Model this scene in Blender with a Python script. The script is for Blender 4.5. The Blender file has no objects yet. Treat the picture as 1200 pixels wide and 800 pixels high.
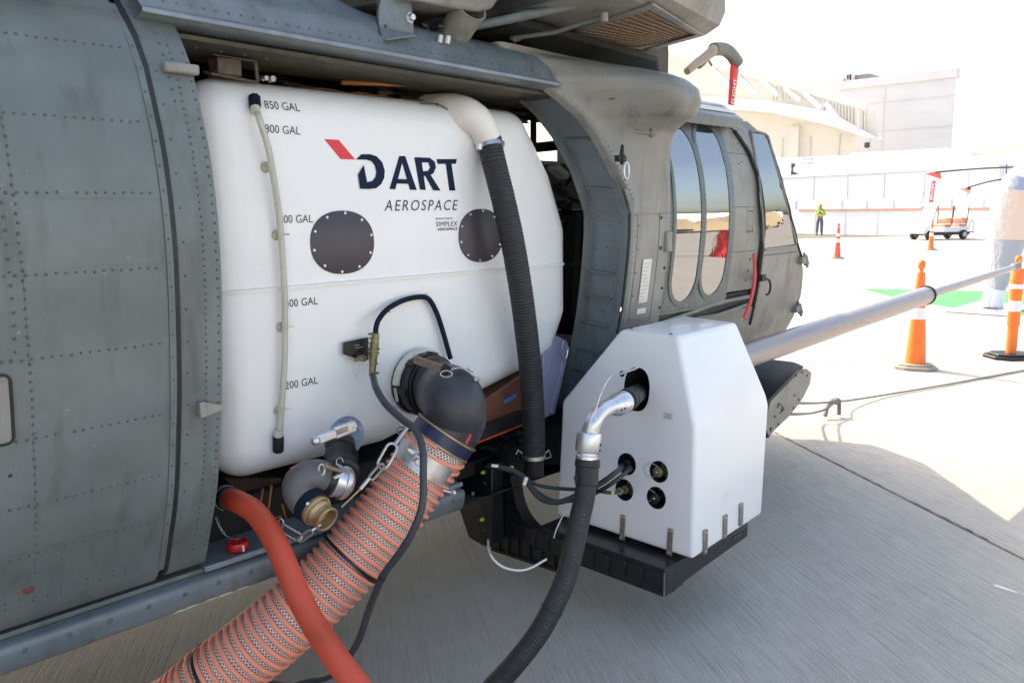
import bpy, bmesh, math, random
from mathutils import Vector, Matrix, noise
random.seed(7)
S = bpy.context.scene
COL = S.collection
R = math.radians

# ------------------------------------------------------------------ camera
F = 955.0; PITCH = R(9.15); ROLL = R(0.7); YAW = R(44.25)
CAM = Vector((0, -2.17, 1.62))
_f = Vector((math.cos(YAW)*math.cos(PITCH), math.sin(YAW)*math.cos(PITCH), -math.sin(PITCH)))
_r0 = Vector((math.sin(YAW), -math.cos(YAW), 0)); _u0 = _r0.cross(_f)
_r = _r0*math.cos(ROLL) - _u0*math.sin(ROLL); _u = _r0*math.sin(ROLL) + _u0*math.cos(ROLL)
cd = bpy.data.cameras.new('camera'); cam = bpy.data.objects.new('camera', cd); COL.objects.link(cam)
cd.sensor_width = 36; cd.lens = F/1200*36; cd.clip_end = 6000; cd.clip_start = 0.05
cam.matrix_world = Matrix(((_r.x, _u.x, -_f.x, CAM.x), (_r.y, _u.y, -_f.y, CAM.y), (_r.z, _u.z, -_f.z, CAM.z), (0, 0, 0, 1)))
S.camera = cam

# ------------------------------------------------------------------ light
SUN_EL = R(44); SUN_AZ = Vector((0.12, 1, 0)).normalized()
w = bpy.data.worlds.new('World'); S.world = w; w.use_nodes = True
nt = w.node_tree; bg = nt.nodes['Background']
sk = nt.nodes.new('ShaderNodeTexSky'); sk.sky_type = 'NISHITA'; sk.sun_disc = False
sk.sun_elevation = SUN_EL; sk.sun_rotation = math.atan2(SUN_AZ.x, SUN_AZ.y)
sk.air_density = 1.0; sk.dust_density = 3.6; sk.ozone_density = 1.0
nt.links.new(sk.outputs[0], bg.inputs[0]); bg.inputs[1].default_value = 0.15
sd = bpy.data.lights.new('sun', 'SUN'); sun = bpy.data.objects.new('sun', sd); COL.objects.link(sun)
sd.energy = 2.0; sd.angle = R(0.5); sd.color = (1, 0.93, 0.84)
sdir = Vector((SUN_AZ.x*math.cos(SUN_EL), SUN_AZ.y*math.cos(SUN_EL), math.sin(SUN_EL)))
sun.rotation_euler = sdir.to_track_quat('Z', 'Y').to_euler()
S.view_settings.view_transform = 'Standard'; S.view_settings.look = 'None'
S.view_settings.exposure = 1.66; S.view_settings.gamma = 1
S.view_settings.use_white_balance = True; S.view_settings.white_balance_temperature = 7350; S.view_settings.white_balance_tint = 9

# ------------------------------------------------------------------ helpers: survey points, meshes, tags
def ray(px, py): return _f*F + _r*(px-600) - _u*(py-400)
def at(px, py, x=None, y=None, z=None, d=None):
    v = ray(px, py)
    if x is not None: t = (x-CAM.x)/v.x
    elif y is not None: t = (y-CAM.y)/v.y
    elif z is not None: t = (z-CAM.z)/v.z
    else: t = d/F
    return CAM + v*t

def tag(o, label=None, cat=None, group=None, kind=None):
    if label: o['label'] = label
    if cat: o['category'] = cat
    if group: o['group'] = group
    if kind: o['kind'] = kind
    return o
def thing(name, loc, label, cat, group=None, rz=0):
    o = bpy.data.objects.new(name, None); COL.objects.link(o); o.location = loc; o.rotation_euler = (0, 0, rz)
    o.empty_display_size = 0.1
    return tag(o, label, cat, group)

class MB:
    def __init__(s): s.v = []; s.f = []; s.m = []; s.cm = 0
    def add(s, vs, fs):
        b = len(s.v); s.v += [tuple(v) for v in vs]
        for f in fs: s.f.append(tuple(b+i for i in f)); s.m.append(s.cm)
        return s
    def box(s, lo, hi, mtx=None):
        x0, y0, z0 = lo; x1, y1, z1 = hi
        vs = [Vector(p) for p in ((x0,y0,z0),(x1,y0,z0),(x1,y1,z0),(x0,y1,z0),(x0,y0,z1),(x1,y0,z1),(x1,y1,z1),(x0,y1,z1))]
        if mtx is not None: vs = [mtx @ v for v in vs]
        return s.add(vs, [(0,3,2,1),(4,5,6,7),(0,1,5,4),(1,2,6,5),(2,3,7,6),(3,0,4,7)])
    def bar(s, a, b, w, h=None, up=Vector((0,0,1))):
        a = Vector(a); b = Vector(b); h = h or w; d = (b-a).normalized()
        if abs(d.dot(up)) > .98: up = Vector((1,0,0))
        sx = d.cross(up).normalized(); sz = sx.cross(d)
        vs = [p + sx*i*w/2 + sz*j*h/2 for p in (a, b) for i, j in ((-1,-1),(1,-1),(1,1),(-1,1))]
        return s.add(vs, [(0,1,2,3),(7,6,5,4),(0,4,5,1),(1,5,6,2),(2,6,7,3),(3,7,4,0)])
    def prism(s, pts, off):
        """polygon of 3D points swept by the vector off"""
        n = len(pts); off = Vector(off); vs = [Vector(p) for p in pts] + [Vector(p)+off for p in pts]
        s.add(vs, [tuple(range(n)), tuple(range(2*n-1, n-1, -1))] + [(i, n+i, n+(i+1) % n, (i+1) % n) for i in range(n)])
        return s
    def grid(s, rows, close=False):
        n = len(rows[0]); vs = [p for r_ in rows for p in r_]; fs = []
        for i in range(len(rows)-1):
            for j in range(n-(0 if close else 1)):
                k = (j+1) % n
                fs.append((i*n+j, i*n+k, (i+1)*n+k, (i+1)*n+j))
        return s.add(vs, fs)
    def rings(s, centers, radii, frames, seg=16, cap=True):
        rows = []
        for c, r_, (a, b) in zip(centers, radii, frames):
            rows.append([c + a*math.cos(2*math.pi*k/seg)*r_ + b*math.sin(2*math.pi*k/seg)*r_ for k in range(seg)])
        b0 = len(s.v); s.grid(rows, True)
        if cap:
            L = len(rows)-1
            s.f.append(tuple(b0+k for k in reversed(range(seg)))); s.m.append(s.cm)
            s.f.append(tuple(b0+L*seg+k for k in range(seg))); s.m.append(s.cm)
        return s
    def tube(s, pts, r_, seg=10, cap=True):
        pts = [Vector(p) for p in pts]
        rr = r_ if isinstance(r_, (list, tuple)) else [r_]*len(pts)
        return s.rings(pts, rr, frames(pts), seg, cap)
    def lathe(s, prof, base, axis, seg=24, up=None):
        """prof: list of (radius, height along axis)"""
        base = Vector(base); ax = Vector(axis).normalized()
        a = ax.orthogonal().normalized() if up is None else (Vector(up)-ax*Vector(up).dot(ax)).normalized()
        b = ax.cross(a)
        return s.rings([base+ax*h for r_, h in prof], [r_ for r_, h in prof], [(a, b)]*len(prof), seg, True)
    def dome(s, p, nrm, r_, h, seg=7):
        n = Vector(nrm).normalized(); a = n.orthogonal().normalized(); b = n.cross(a); p = Vector(p)
        vs = [p + a*math.cos(2*math.pi*k/seg)*r_ + b*math.sin(2*math.pi*k/seg)*r_ - n*.001 for k in range(seg)]
        vs += [p + (a*math.cos(2*math.pi*k/seg) + b*math.sin(2*math.pi*k/seg))*r_*.62 + n*h*.8 for k in range(seg)] + [p+n*h]
        fs = [(k, (k+1) % seg, seg+(k+1) % seg, seg+k) for k in range(seg)] + [(seg+k, seg+(k+1) % seg, 2*seg) for k in range(seg)]
        return s.add(vs, fs)
    def build(s, name, mats, parent=None, smooth=35, bevel=0, kind=None, label=None, subsurf=0, world=True, seg=2):
        me = bpy.data.meshes.new(name); me.from_pydata(s.v, [], s.f); me.validate()
        if not isinstance(mats, (list, tuple)): mats = [mats]
        for m in mats: me.materials.append(m)
        if len(mats) > 1 and len(me.polygons) == len(s.m):
            for p, mi in zip(me.polygons, s.m): p.material_index = mi
        me.update()
        bm = bmesh.new(); bm.from_mesh(me); bmesh.ops.recalc_face_normals(bm, faces=bm.faces); bm.to_mesh(me); bm.free()
        if smooth:
            me.polygons.foreach_set('use_smooth', [True]*len(me.polygons))
            me.set_sharp_from_angle(angle=R(smooth))
        o = bpy.data.objects.new(name, me); COL.objects.link(o)
        if parent is not None:
            o.parent = parent
            if world: o.matrix_parent_inverse = wm(parent).inverted()
        if bevel:
            b = o.modifiers.new('bevel', 'BEVEL'); b.width = bevel; b.segments = seg; b.limit_method = 'ANGLE'; b.angle_limit = R(30)
            b.harden_normals = False
        if subsurf:
            q = o.modifiers.new('sub', 'SUBSURF'); q.levels = q.render_levels = subsurf
        if kind: o['kind'] = kind
        if label: o['label'] = label
        return o
def wm(o):
    m = Matrix.LocRotScale(o.location, o.rotation_euler, o.scale)
    if o.parent is not None: m = wm(o.parent) @ o.matrix_parent_inverse @ m
    return m
def frames(pts):
    n = len(pts); out = []
    tan = [(pts[min(i+1, n-1)]-pts[max(i-1, 0)]).normalized() for i in range(n)]
    a = tan[0].orthogonal().normalized()
    for t in tan:
        a = (a - t*a.dot(t)).normalized(); out.append((a, t.cross(a)))
    return out
def smooth_path(pts, step=0.02):
    pts = [Vector(p) for p in pts]; P_ = [pts[0]*2-pts[1]] + pts + [pts[-1]*2-pts[-2]]; out = []
    for i in range(1, len(P_)-2):
        p0, p1, p2, p3 = P_[i-1:i+3]; n = max(2, int((p2-p1).length/step))
        for k in range(n):
            t = k/n
            out.append(0.5*((2*p1) + (p2-p0)*t + (2*p0-5*p1+4*p2-p3)*t*t + (3*p1-p0-3*p2+p3)*t**3))
    out.append(pts[-1]); return out
def lay_on(pts, z, L=1.3, turn=.35, n=4):
    """carries a hose on past the last point, lying on the ground"""
    pts = list(pts); d = pts[-1]-pts[-2]; d.z = 0; d.normalize()
    for k in range(n):
        d = Vector((d.x*math.cos(turn/n)-d.y*math.sin(turn/n), d.x*math.sin(turn/n)+d.y*math.cos(turn/n), 0)); p = pts[-1]+d*(L/n); p.z = z+(pts[-1].z-z)*.35; pts.append(p)
    return pts
def catm(v0, v1, t): return v0+(v1-v0)*t
def copy_tree(o, parent=None):
    c = o.copy(); COL.objects.link(c)
    if parent is not None: c.parent = parent
    for ch in list(o.children): copy_tree(ch, c)
    return c

# ------------------------------------------------------------------ materials
def mat(name, col, rough=.5, metal=0, var=0, vscale=4, bump=0, bscale=30, col2=None, c2scale=3, c2lo=.55, c2hi=.75,
        stretch=(1, 1, 1), coat=0, spec=.5, rvar=0, trans=0, ior=1.5, alpha=1):
    m = bpy.data.materials.new(name); m.use_nodes = True; n = m.node_tree.nodes; l = m.node_tree.links; b = n['Principled BSDF']
    b.inputs['Base Color'].default_value = (*col, 1); b.inputs['Roughness'].default_value = rough; b.inputs['Metallic'].default_value = metal
    b.inputs['Coat Weight'].default_value = coat; b.inputs['Coat Roughness'].default_value = .06
    b.inputs['Specular IOR Level'].default_value = spec; b.inputs['IOR'].default_value = ior
    b.inputs['Transmission Weight'].default_value = trans; b.inputs['Alpha'].default_value = alpha
    if var or col2 or bump or rvar:
        tc = n.new('ShaderNodeTexCoord'); mp = n.new('ShaderNodeMapping'); mp.inputs['Scale'].default_value = stretch
        l.new(tc.outputs['Object'], mp.inputs[0])
        last = None
        if var or rvar:
            no = n.new('ShaderNodeTexNoise'); no.inputs['Scale'].default_value = vscale; no.inputs['Detail'].default_value = 7
            no.inputs['Roughness'].default_value = .6
            l.new(mp.outputs[0], no.inputs['Vector'])
            rp = n.new('ShaderNodeMapRange'); rp.inputs[1].default_value = .3; rp.inputs[2].default_value = .7
            rp.inputs[3].default_value = 1-var; rp.inputs[4].default_value = 1+var
            l.new(no.outputs[0], rp.inputs[0])
            mx = n.new('ShaderNodeVectorMath'); mx.operation = 'SCALE'; mx.inputs[0].default_value = col
            l.new(rp.outputs[0], mx.inputs['Scale']); last = mx.outputs[0]
            if rvar:
                rr = n.new('ShaderNodeMapRange'); rr.inputs[1].default_value = .3; rr.inputs[2].default_value = .7
                rr.inputs[3].default_value = max(0, rough-rvar); rr.inputs[4].default_value = rough+rvar
                l.new(no.outputs[0], rr.inputs[0]); l.new(rr.outputs[0], b.inputs['Roughness'])
        if col2:
            n2 = n.new('ShaderNodeTexNoise'); n2.inputs['Scale'].default_value = c2scale; n2.inputs['Detail'].default_value = 10
            n2.inputs['Roughness'].default_value = .65
            l.new(mp.outputs[0], n2.inputs['Vector'])
            cr = n.new('ShaderNodeMapRange'); cr.inputs[1].default_value = c2lo; cr.inputs[2].default_value = c2hi
            l.new(n2.outputs[0], cr.inputs[0])
            mi = n.new('ShaderNodeMix'); mi.data_type = 'RGBA'; l.new(cr.outputs[0], mi.inputs[0])
            if last: l.new(last, mi.inputs[6])
            else: mi.inputs[6].default_value = (*col, 1)
            mi.inputs[7].default_value = (*col2, 1); last = mi.outputs[2]
        if last: l.new(last, b.inputs['Base Color'])
        if bump:
            n3 = n.new('ShaderNodeTexNoise'); n3.inputs['Scale'].default_value = bscale; n3.inputs['Detail'].default_value = 5
            l.new(mp.outputs[0], n3.inputs['Vector'])
            bp = n.new('ShaderNodeBump'); bp.inputs['Distance'].default_value = bump; bp.inputs['Strength'].default_value = 1
            l.new(n3.outputs[0], bp.inputs['Height']); l.new(bp.outputs[0], b.inputs['Normal'])
    return m

def paint_mat(name, col, dirt, rough=.42):
    """military paint: mottled repaint patches, scuffs, streaks, oil-canning of the thin skin"""
    m = bpy.data.materials.new(name); m.use_nodes = True; n = m.node_tree.nodes; l = m.node_tree.links; b = n['Principled BSDF']
    tc = n.new('ShaderNodeTexCoord')
    def nz(scale, detail, rg, st=(1, 1, 1), off=(0, 0, 0)):
        mp = n.new('ShaderNodeMapping'); mp.inputs['Scale'].default_value = st; mp.inputs['Location'].default_value = off
        l.new(tc.outputs['Object'], mp.inputs[0])
        t = n.new('ShaderNodeTexNoise'); t.inputs['Scale'].default_value = scale; t.inputs['Detail'].default_value = detail
        t.inputs['Roughness'].default_value = rg; l.new(mp.outputs[0], t.inputs['Vector']); return t
    def rng(src, a, b_, c, d):
        q = n.new('ShaderNodeMapRange'); q.inputs[1].default_value = a; q.inputs[2].default_value = b_; q.inputs[3].default_value = c; q.inputs[4].default_value = d
        l.new(src, q.inputs[0]); return q.outputs[0]
    def mix(fac, a, c2):
        q = n.new('ShaderNodeMix'); q.data_type = 'RGBA'; l.new(fac, q.inputs[0])
        if isinstance(a, tuple): q.inputs[6].default_value = (*a, 1)
        else: l.new(a, q.inputs[6])
        q.inputs[7].default_value = (*c2, 1); return q.outputs[2]
    big = nz(2.2, 4, .55); fine = nz(9, 8, .65, off=(3, 1, 7)); streak = nz(6, 6, .6, (2.2, 2.2, .35), (5, 5, 5)); spk = nz(55, 2, .5)
    scr = nz(16, 4, .6, (1, 1, .15), (9, 2, 4))
    lighter = tuple(c*1.28+.01 for c in col)
    warm = (col[0]*1.18, col[1]*1.03, col[2]*.9)
    c1 = mix(rng(big.outputs[0], .40, .60, 0, 1), col, lighter)
    c2 = mix(rng(fine.outputs[0], .5, .68, 0, .35), c1, warm)
    c3 = mix(rng(streak.outputs[0], .52, .72, 0, .55), c2, dirt)
    c4 = mix(rng(spk.outputs[0], .745, .77, 0, .3), c3, (.45, .46, .44))
    c5 = mix(rng(scr.outputs[0], .72, .78, 0, .35), c4, (.4, .41, .4))
    l.new(c5, b.inputs['Base Color'])
    l.new(rng(fine.outputs[0], .3, .7, rough-.1, rough+.16), b.inputs['Roughness'])
    oil = nz(3.2, 2, .4, off=(1, 2, 3)); sm = nz(140, 3, .6)
    b1 = n.new('ShaderNodeBump'); b1.inputs['Distance'].default_value = .022; b1.inputs['Strength'].default_value = .55; l.new(oil.outputs[0], b1.inputs['Height'])
    b2 = n.new('ShaderNodeBump'); b2.inputs['Distance'].default_value = .0004; l.new(sm.outputs[0], b2.inputs['Height']); l.new(b1.outputs[0], b2.inputs['Normal'])
    l.new(b2.outputs[0], b.inputs['Normal'])
    return m

M = {}
M['paint'] = paint_mat('grey_green_paint', (.118, .139, .132), (.06, .063, .055))
M['paint_bounce'] = paint_mat('bounce_lit_grey_paint', (.205, .198, .176), (.09, .082, .07))  # warmer, paler copy of the paint: sunlit-ground bounce put into the colour
M['paintblue'] = paint_mat('blue_grey_paint', (.125, .152, .165), (.08, .08, .07), .32)
M['rivet'] = mat('rivet_paint', (.088, .10, .097), .5, var=.3, vscale=60)
M['rivet2'] = mat('rivet_paint_worn', (.11, .11, .1), .5, var=.3, vscale=60)
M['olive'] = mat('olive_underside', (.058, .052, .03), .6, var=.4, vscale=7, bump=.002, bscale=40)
M['seal'] = mat('rubber_seal', (.016, .017, .018), .55, var=.4, vscale=30)
M['white'] = mat('white_tank_plastic', (.84, .825, .80), .3, var=.025, vscale=2, col2=(.66, .61, .53), c2scale=3.2, c2lo=.62, c2hi=.95, bump=.0015, bscale=9, coat=.15)
M['podwhite'] = mat('white_gloss_paint', (.83, .825, .82), .28, var=.015, vscale=3, col2=(.6, .57, .52), c2scale=5, c2lo=.64, c2hi=1.0, bump=.0006, bscale=14, coat=.3)
M['ductwhite'] = mat('white_fibreglass', (.78, .73, .67), .4, var=.04, vscale=5, bump=.001, bscale=20)
M['black'] = mat('black_plastic', (.012, .012, .013), .42, var=.3, vscale=20, bump=.0004, bscale=90)
M['blackgloss'] = mat('black_gloss', (.018, .019, .022), .2, var=.3, vscale=10)
M['void'] = mat('near_black', (.012, .011, .01), .8, var=.5, vscale=6)  # near-black, shared by cabin lining, recesses and painted-in shade
M['cover'] = mat('inspection_cover', (.055, .045, .055), .4, var=.12, vscale=8)
M['rubber'] = mat('hose_rubber', (.022, .023, .024), .62, var=.3, vscale=25, bump=.0006, bscale=120)
M['elbow'] = mat('purple_grey_rubber', (.04, .038, .046), .42, var=.35, vscale=9, bump=.0006, bscale=60, col2=(.12, .12, .12), c2scale=30, c2lo=.68, c2hi=.74)
M['greyelbow'] = mat('grey_composite', (.12, .115, .112), .5, var=.08, vscale=20, bump=.0003, bscale=200)
M['navy'] = mat('navy_band', (.02, .027, .07), .3, var=.2, vscale=20)
M['red'] = mat('red_hose_rubber', (.60, .075, .035), .42, var=.12, vscale=7, bump=.0006, bscale=30, col2=(.28, .03, .02), c2scale=16, c2lo=.62, c2hi=.8)
M['darkred'] = mat('dark_red_plug', (.12, .02, .02), .5)
M['redgloss'] = mat('red_plastic', (.55, .02, .025), .35, var=.1, vscale=30)
M['orange'] = mat('orange_helix', (.92, .32, .20), .38, var=.08, vscale=12)
M['steel'] = mat('stainless', (.58, .57, .55), .42, 1, var=.15, vscale=40, rvar=.12)
M['alu'] = mat('cast_aluminium', (.66, .67, .69), .34, .85, var=.12, vscale=18, bump=.0005, bscale=120, rvar=.1)
M['zinc'] = mat('blue_zinc', (.33, .45, .62), .35, .6, var=.2, vscale=18)
M['brass'] = mat('brass', (.44, .32, .18), .48, .8, var=.22, vscale=25, rvar=.12)
M['olivebrass'] = mat('olive_connector', (.22, .2, .1), .42, .6, var=.3, vscale=40)
M['raillip'] = mat('pale_lip_paint', (.2, .225, .26), .4, var=.3, vscale=9)  # paler blue grey for the rail lip and step edge
M['bracketbrown'] = mat('bracket_brown', (.085, .062, .042), .5, var=.4, vscale=40)
M['brown'] = mat('brown_panel', (.2, .08, .045), .3, var=.35, vscale=6, coat=.2)
M['pipe'] = mat('amber_pipe', (.35, .13, .035), .35, var=.3, vscale=8)
M['tan'] = mat('tan_grille', (.36, .25, .17), .6, var=.15, vscale=20)
M['darkbrown'] = mat('grille_back', (.05, .026, .018), .8, var=.3, vscale=30)
M['cream'] = mat('cream_plastic', (.62, .6, .5), .45, var=.12, vscale=20)
M['sight'] = mat('sight_tube', (.7, .68, .58), .2, var=.06, vscale=12, trans=.5, coat=.2)
M['ink'] = mat('navy_ink', (.008, .018, .045), .6, spec=.15)
M['inkblk'] = mat('black_ink', (.03, .03, .035), .5)
M['inkred'] = mat('red_ink', (.75, .03, .05), .45)
M['labelw'] = mat('label_white', (.68, .67, .6), .5, var=.05, vscale=60)
M['ylw'] = mat('yellow_green_bolt', (.62, .62, .08), .45)
M['blue'] = mat('blue_tape', (.05, .2, .55), .5)
M['cable'] = mat('grey_cable', (.045, .05, .055), .5, var=.15, vscale=30)
M['wire'] = mat('white_wire', (.75, .74, .7), .45)
M['lav'] = mat('lavender_panel', (.3, .31, .42), .45, var=.15, vscale=10)
M['armbrown'] = mat('bronze_arm', (.26, .17, .12), .4, .5, var=.25, vscale=40)
M['clip'] = mat('aged_clip', (.5, .45, .35), .45, var=.3, vscale=60)
M['slotgrey'] = mat('latch_metal', (.3, .27, .25), .35, .7, var=.3, vscale=30)
M['probe'] = mat('probe_tube', (.34, .29, .28), .3, .35, var=.12, vscale=5, rvar=.08, stretch=(.3, 2, 2))
M['navytop'] = mat('dark_blue_top', (.012, .018, .032), .65, spec=.1, var=.25, vscale=14)

def glass_mat(name, tint=(.02, .025, .03), ior=2.5):
    return mat(name, tint, .02, spec=1.0, ior=ior, bump=.0012, bscale=3)
M['glass'] = glass_mat('window_glass')

def cloth(name, c, r_=.8): return mat(name, c, r_, var=.12, vscale=14)

# ================================================================== GROUND
JD = Vector((1.28, 1.89, 0)).normalized(); JN = Vector((JD.y, -JD.x, 0))   # slab joints run along JD
def concrete(name, col, seed):
    m = bpy.data.materials.new(name); m.use_nodes = True; n = m.node_tree.nodes; l = m.node_tree.links; b = n['Principled BSDF']
    ge = n.new('ShaderNodeNewGeometry')
    rot = n.new('ShaderNodeMapping'); rot.vector_type = 'POINT'; rot.inputs['Rotation'].default_value = (0, 0, -math.atan2(JD.y, JD.x))
    rot.inputs['Location'].default_value = (seed, seed*2, 0)
    l.new(ge.outputs['Position'], rot.inputs[0])
    def nz(sc, st, det=6, rg=.6):
        mp = n.new('ShaderNodeMapping'); mp.inputs['Scale'].default_value = st; l.new(rot.outputs[0], mp.inputs[0])
        t = n.new('ShaderNodeTexNoise'); t.inputs['Scale'].default_value = sc; t.inputs['Detail'].default_value = det; t.inputs['Roughness'].default_value = rg
        l.new(mp.outputs[0], t.inputs['Vector']); return t.outputs[0]
    def rng(src, a, b_, c, d):
        q = n.new('ShaderNodeMapRange'); q.inputs[1].default_value = a; q.inputs[2].default_value = b_; q.inputs[3].default_value = c; q.inputs[4].default_value = d
        l.new(src, q.inputs[0]); return q.outputs[0]
    def mul(a, b_):
        q = n.new('ShaderNodeMath'); q.operation = 'MULTIPLY'; l.new(a, q.inputs[0])
        if isinstance(b_, (int, float)): q.inputs[1].default_value = b_
        else: l.new(b_, q.inputs[1])
        return q.outputs[0]
    groove = nz(1, (3.5, 120, 1), 3, .75); groove2 = nz(1, (1.2, 45, 1), 2); mott = nz(7, (1, 1, 1), 6, .7); blot = nz(.9, (1, 1, 1)); grain = nz(170, (1, 1, 1), 3)
    patch = nz(2.2, (1, .35, 1), 4)
    amp = rng(patch, .35, .65, .45, 1.0)
    g1 = rng(groove, .28, .5, 0, 1); g2 = rng(groove2, .3, .5, 0, 1)
    v = mul(mul(rng(g1, 0, 1, .80, 1.03), rng(g2, 0, 1, .95, 1.01)), mul(mul(rng(blot, .3, .7, .93, 1.06), rng(mott, .3, .7, .92, 1.06)), rng(grain, .3, .7, .80, 1.14)))
    stain = nz(3.1, (1, 1, 1), 9, .7); pit = nz(26, (1, 1, 1), 2, .5)
    v = mul(mul(v, rng(stain, .60, .78, 1, .78)), rng(pit, .74, .78, 1, .7))
    sc = n.new('ShaderNodeVectorMath'); sc.operation = 'SCALE'; sc.inputs[0].default_value = col; l.new(v, sc.inputs['Scale'])
    l.new(sc.outputs[0], b.inputs['Base Color']); b.inputs['Roughness'].default_value = .78
    b.inputs['Specular IOR Level'].default_value = .35
    hh = n.new('ShaderNodeMath'); hh.operation = 'ADD'; l.new(mul(g1, amp), hh.inputs[0]); l.new(mul(g2, .6), hh.inputs[1])
    h2 = n.new('ShaderNodeMath'); h2.operation = 'ADD'; l.new(hh.outputs[0], h2.inputs[0]); l.new(mul(grain, .5), h2.inputs[1])
    bp = n.new('ShaderNodeBump'); bp.inputs['Distance'].default_value = .0022; l.new(h2.outputs[0], bp.inputs['Height']); l.new(bp.outputs[0], b.inputs['Normal'])
    return m
M['conc'] = concrete('brushed_concrete', (.43, .408, .37), 0)
M['conc2'] = concrete('brushed_concrete_pale', (.44, .415, .375), 3.3)
g = MB(); g.add([(-3000,-3000,-.018),(3000,-3000,-.018),(3000,3000,-.018),(-3000,3000,-.018)], [(0,1,2,3)])
ground = g.build('ground', M['conc2'], smooth=0); ground['kind'] = 'structure'
SL = 7.6; J0 = Vector((5.47, .51, 0))
def slab_mesh(sl, nm, mt):
    b = MB(); b.box((.009, .009, -.016), (sl-.009, sl-.009, 0)); o = b.build(nm, mt, ground, smooth=0, world=False)
    mod = o.modifiers.new('bevel', 'BEVEL'); mod.width = .005; mod.segments = 1
    return o
s0 = slab_mesh(SL, 'concrete_slab', M['conc']); s0b = slab_mesh(SL, 'concrete_slab', M['conc2'])
# local x axis of a slab = JD, local y axis = -JN (left of JD)
ang = math.atan2(JD.y, JD.x); JL = Vector((-JD.y, JD.x, 0))
org = J0 - JD*5.3
cells = []
for i in range(-2, 8):
    for j in range(-5, 5):
        c = org + JD*(i*SL) + JL*(j*SL); mid = c + (JD+JL)*SL/2
        v = mid - CAM
        if v.dot(Vector((_f.x, _f.y, 0)).normalized()) > -6 and v.length < 46: cells.append((i, j, c))
b = MB(); c0_ = org; q = [org+JD*a*SL+JL*e*SL for a, e in ((-2,-5),(8,-5),(8,5),(-2,5))]; b.add([Vector((p.x, p.y, -.012)) for p in q], [(0,1,2,3)])
b.build('joint_filler', mat('joint_filler', (.10,.092,.075), .9, var=.5, vscale=30, col2=(.34,.30,.23), c2scale=14, c2lo=.5, c2hi=.62), ground, smooth=0)
first = {0: s0, 1: s0b}
for i, j, c in cells:
    k = (i+j) % 2; src = first.get(k)
    if src is not None: o = src; first[k] = None
    else:
        o = (s0, s0b)[k].copy(); COL.objects.link(o)
    o.location = c; o.rotation_euler = (0, 0, ang)

# spalled, dirt filled chips along the nearest joint
random.seed(31); b = MB()
for i in range(150):
    s_ = random.uniform(-4.2, 1.2); w_ = random.choice((-1, 1))*random.uniform(.006, .013)
    c = J0+JD*s_+JL*w_; n_ = random.randint(5, 8); L_ = random.uniform(.006, .045); W_ = random.uniform(.002, .006); k0 = random.uniform(0, 6)
    b.add([Vector((0,0,.0015))+c+JD*math.cos(2*math.pi*k/n_+k0)*L_*random.uniform(.5,1)+JL*math.sin(2*math.pi*k/n_+k0)*W_*random.uniform(.5,1) for k in range(n_)], [tuple(range(n_))])
for o_ in (b,):
    q = o_.build('joint_chips', bpy.data.materials['joint_filler'], ground, smooth=0, kind='stuff')

# ================================================================== HELICOPTER
PROF = [(.44,.20),(.50,.155),(.565,.11),(.64,.07),(.714,.037),(.80,-.004),(.886,-.036),(.99,-.063),(1.09,-.086),(1.18,-.104),(1.284,-.119),(1.40,-.133),(1.511,-.142),
        (1.60,-.142),(1.686,-.135),(1.76,-.124),(1.816,-.112),(1.90,-.085),(1.992,-.053),(2.073,-.002),(2.13,.05),(2.2,.13),(2.28,.25),(2.34,.38)]
def py(z):
    if z <= PROF[0][0]: return PROF[0][1]
    for (a, b), (c, d) in zip(PROF, PROF[1:]):
        if z <= c:
            t = (z-a)/(c-a); return b+(d-b)*t
    return PROF[-1][1]
def pn(z):
    e = .02; dy = (py(z+e)-py(z-e))/(2*e); v = Vector((0, -1, -dy)); 
    return Vector((0, -1, -dy)).normalized() if True else v
def skin(b, x0, x1, z0, z1, off=0, th=.012, nx=8, dz=.04, xf0=None, xf1=None):
    """curved sheet following the cabin section, with thickness"""
    nz_ = max(2, int((z1-z0)/dz)); rows = []; back = []
    for i in range(nz_+1):
        z = z0+(z1-z0)*i/nz_; a = xf0(z) if xf0 else x0; c = xf1(z) if xf1 else x1; n_ = pn(z)
        rows.append([Vector((a+(c-a)*k/nx, py(z), z)) + n_*off for k in range(nx+1)])
        back.append([p - n_*th for p in rows[-1]])
    lo = len(b.v); b.grid(rows); hi = len(b.v); b.grid(back)
    N = nx+1; L = nz_
    for k in range(nx):
        b.f.append((lo+k, lo+k+1, hi+k+1, hi+k)); b.f.append((lo+L*N+k, hi+L*N+k, hi+L*N+k+1, lo+L*N+k+1)); b.m += [b.cm]*2
    for i in range(nz_):
        b.f.append((lo+i*N, hi+i*N, hi+(i+1)*N, lo+(i+1)*N)); b.f.append((lo+i*N+nx, lo+(i+1)*N+nx, hi+(i+1)*N+nx, hi+i*N+nx)); b.m += [b.cm]*2
    return b
def rivs(b, pts, off, r_=.0038, h=.0022, jit=.0012):
    for x, z in pts:
        if random.random() < .02: continue
        x += random.uniform(-jit, jit); z += random.uniform(-jit, jit); n_ = pn(z)
        b.dome(Vector((x, py(z), z)) + n_*off, n_, r_*random.uniform(.85, 1.1), h)
def hline(x0, x1, z, st=.0205): return [(x0+i*st, z) for i in range(int((x1-x0)/st)+1)]
def vline(x, z0, z1, st=.021): return [(x, z0+i*st) for i in range(int((z1-z0)/st)+1)]

heli = thing('helicopter', (2, .9, 0), 'grey green military helicopter with its side door slid open around the white tank', 'helicopter')

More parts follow.
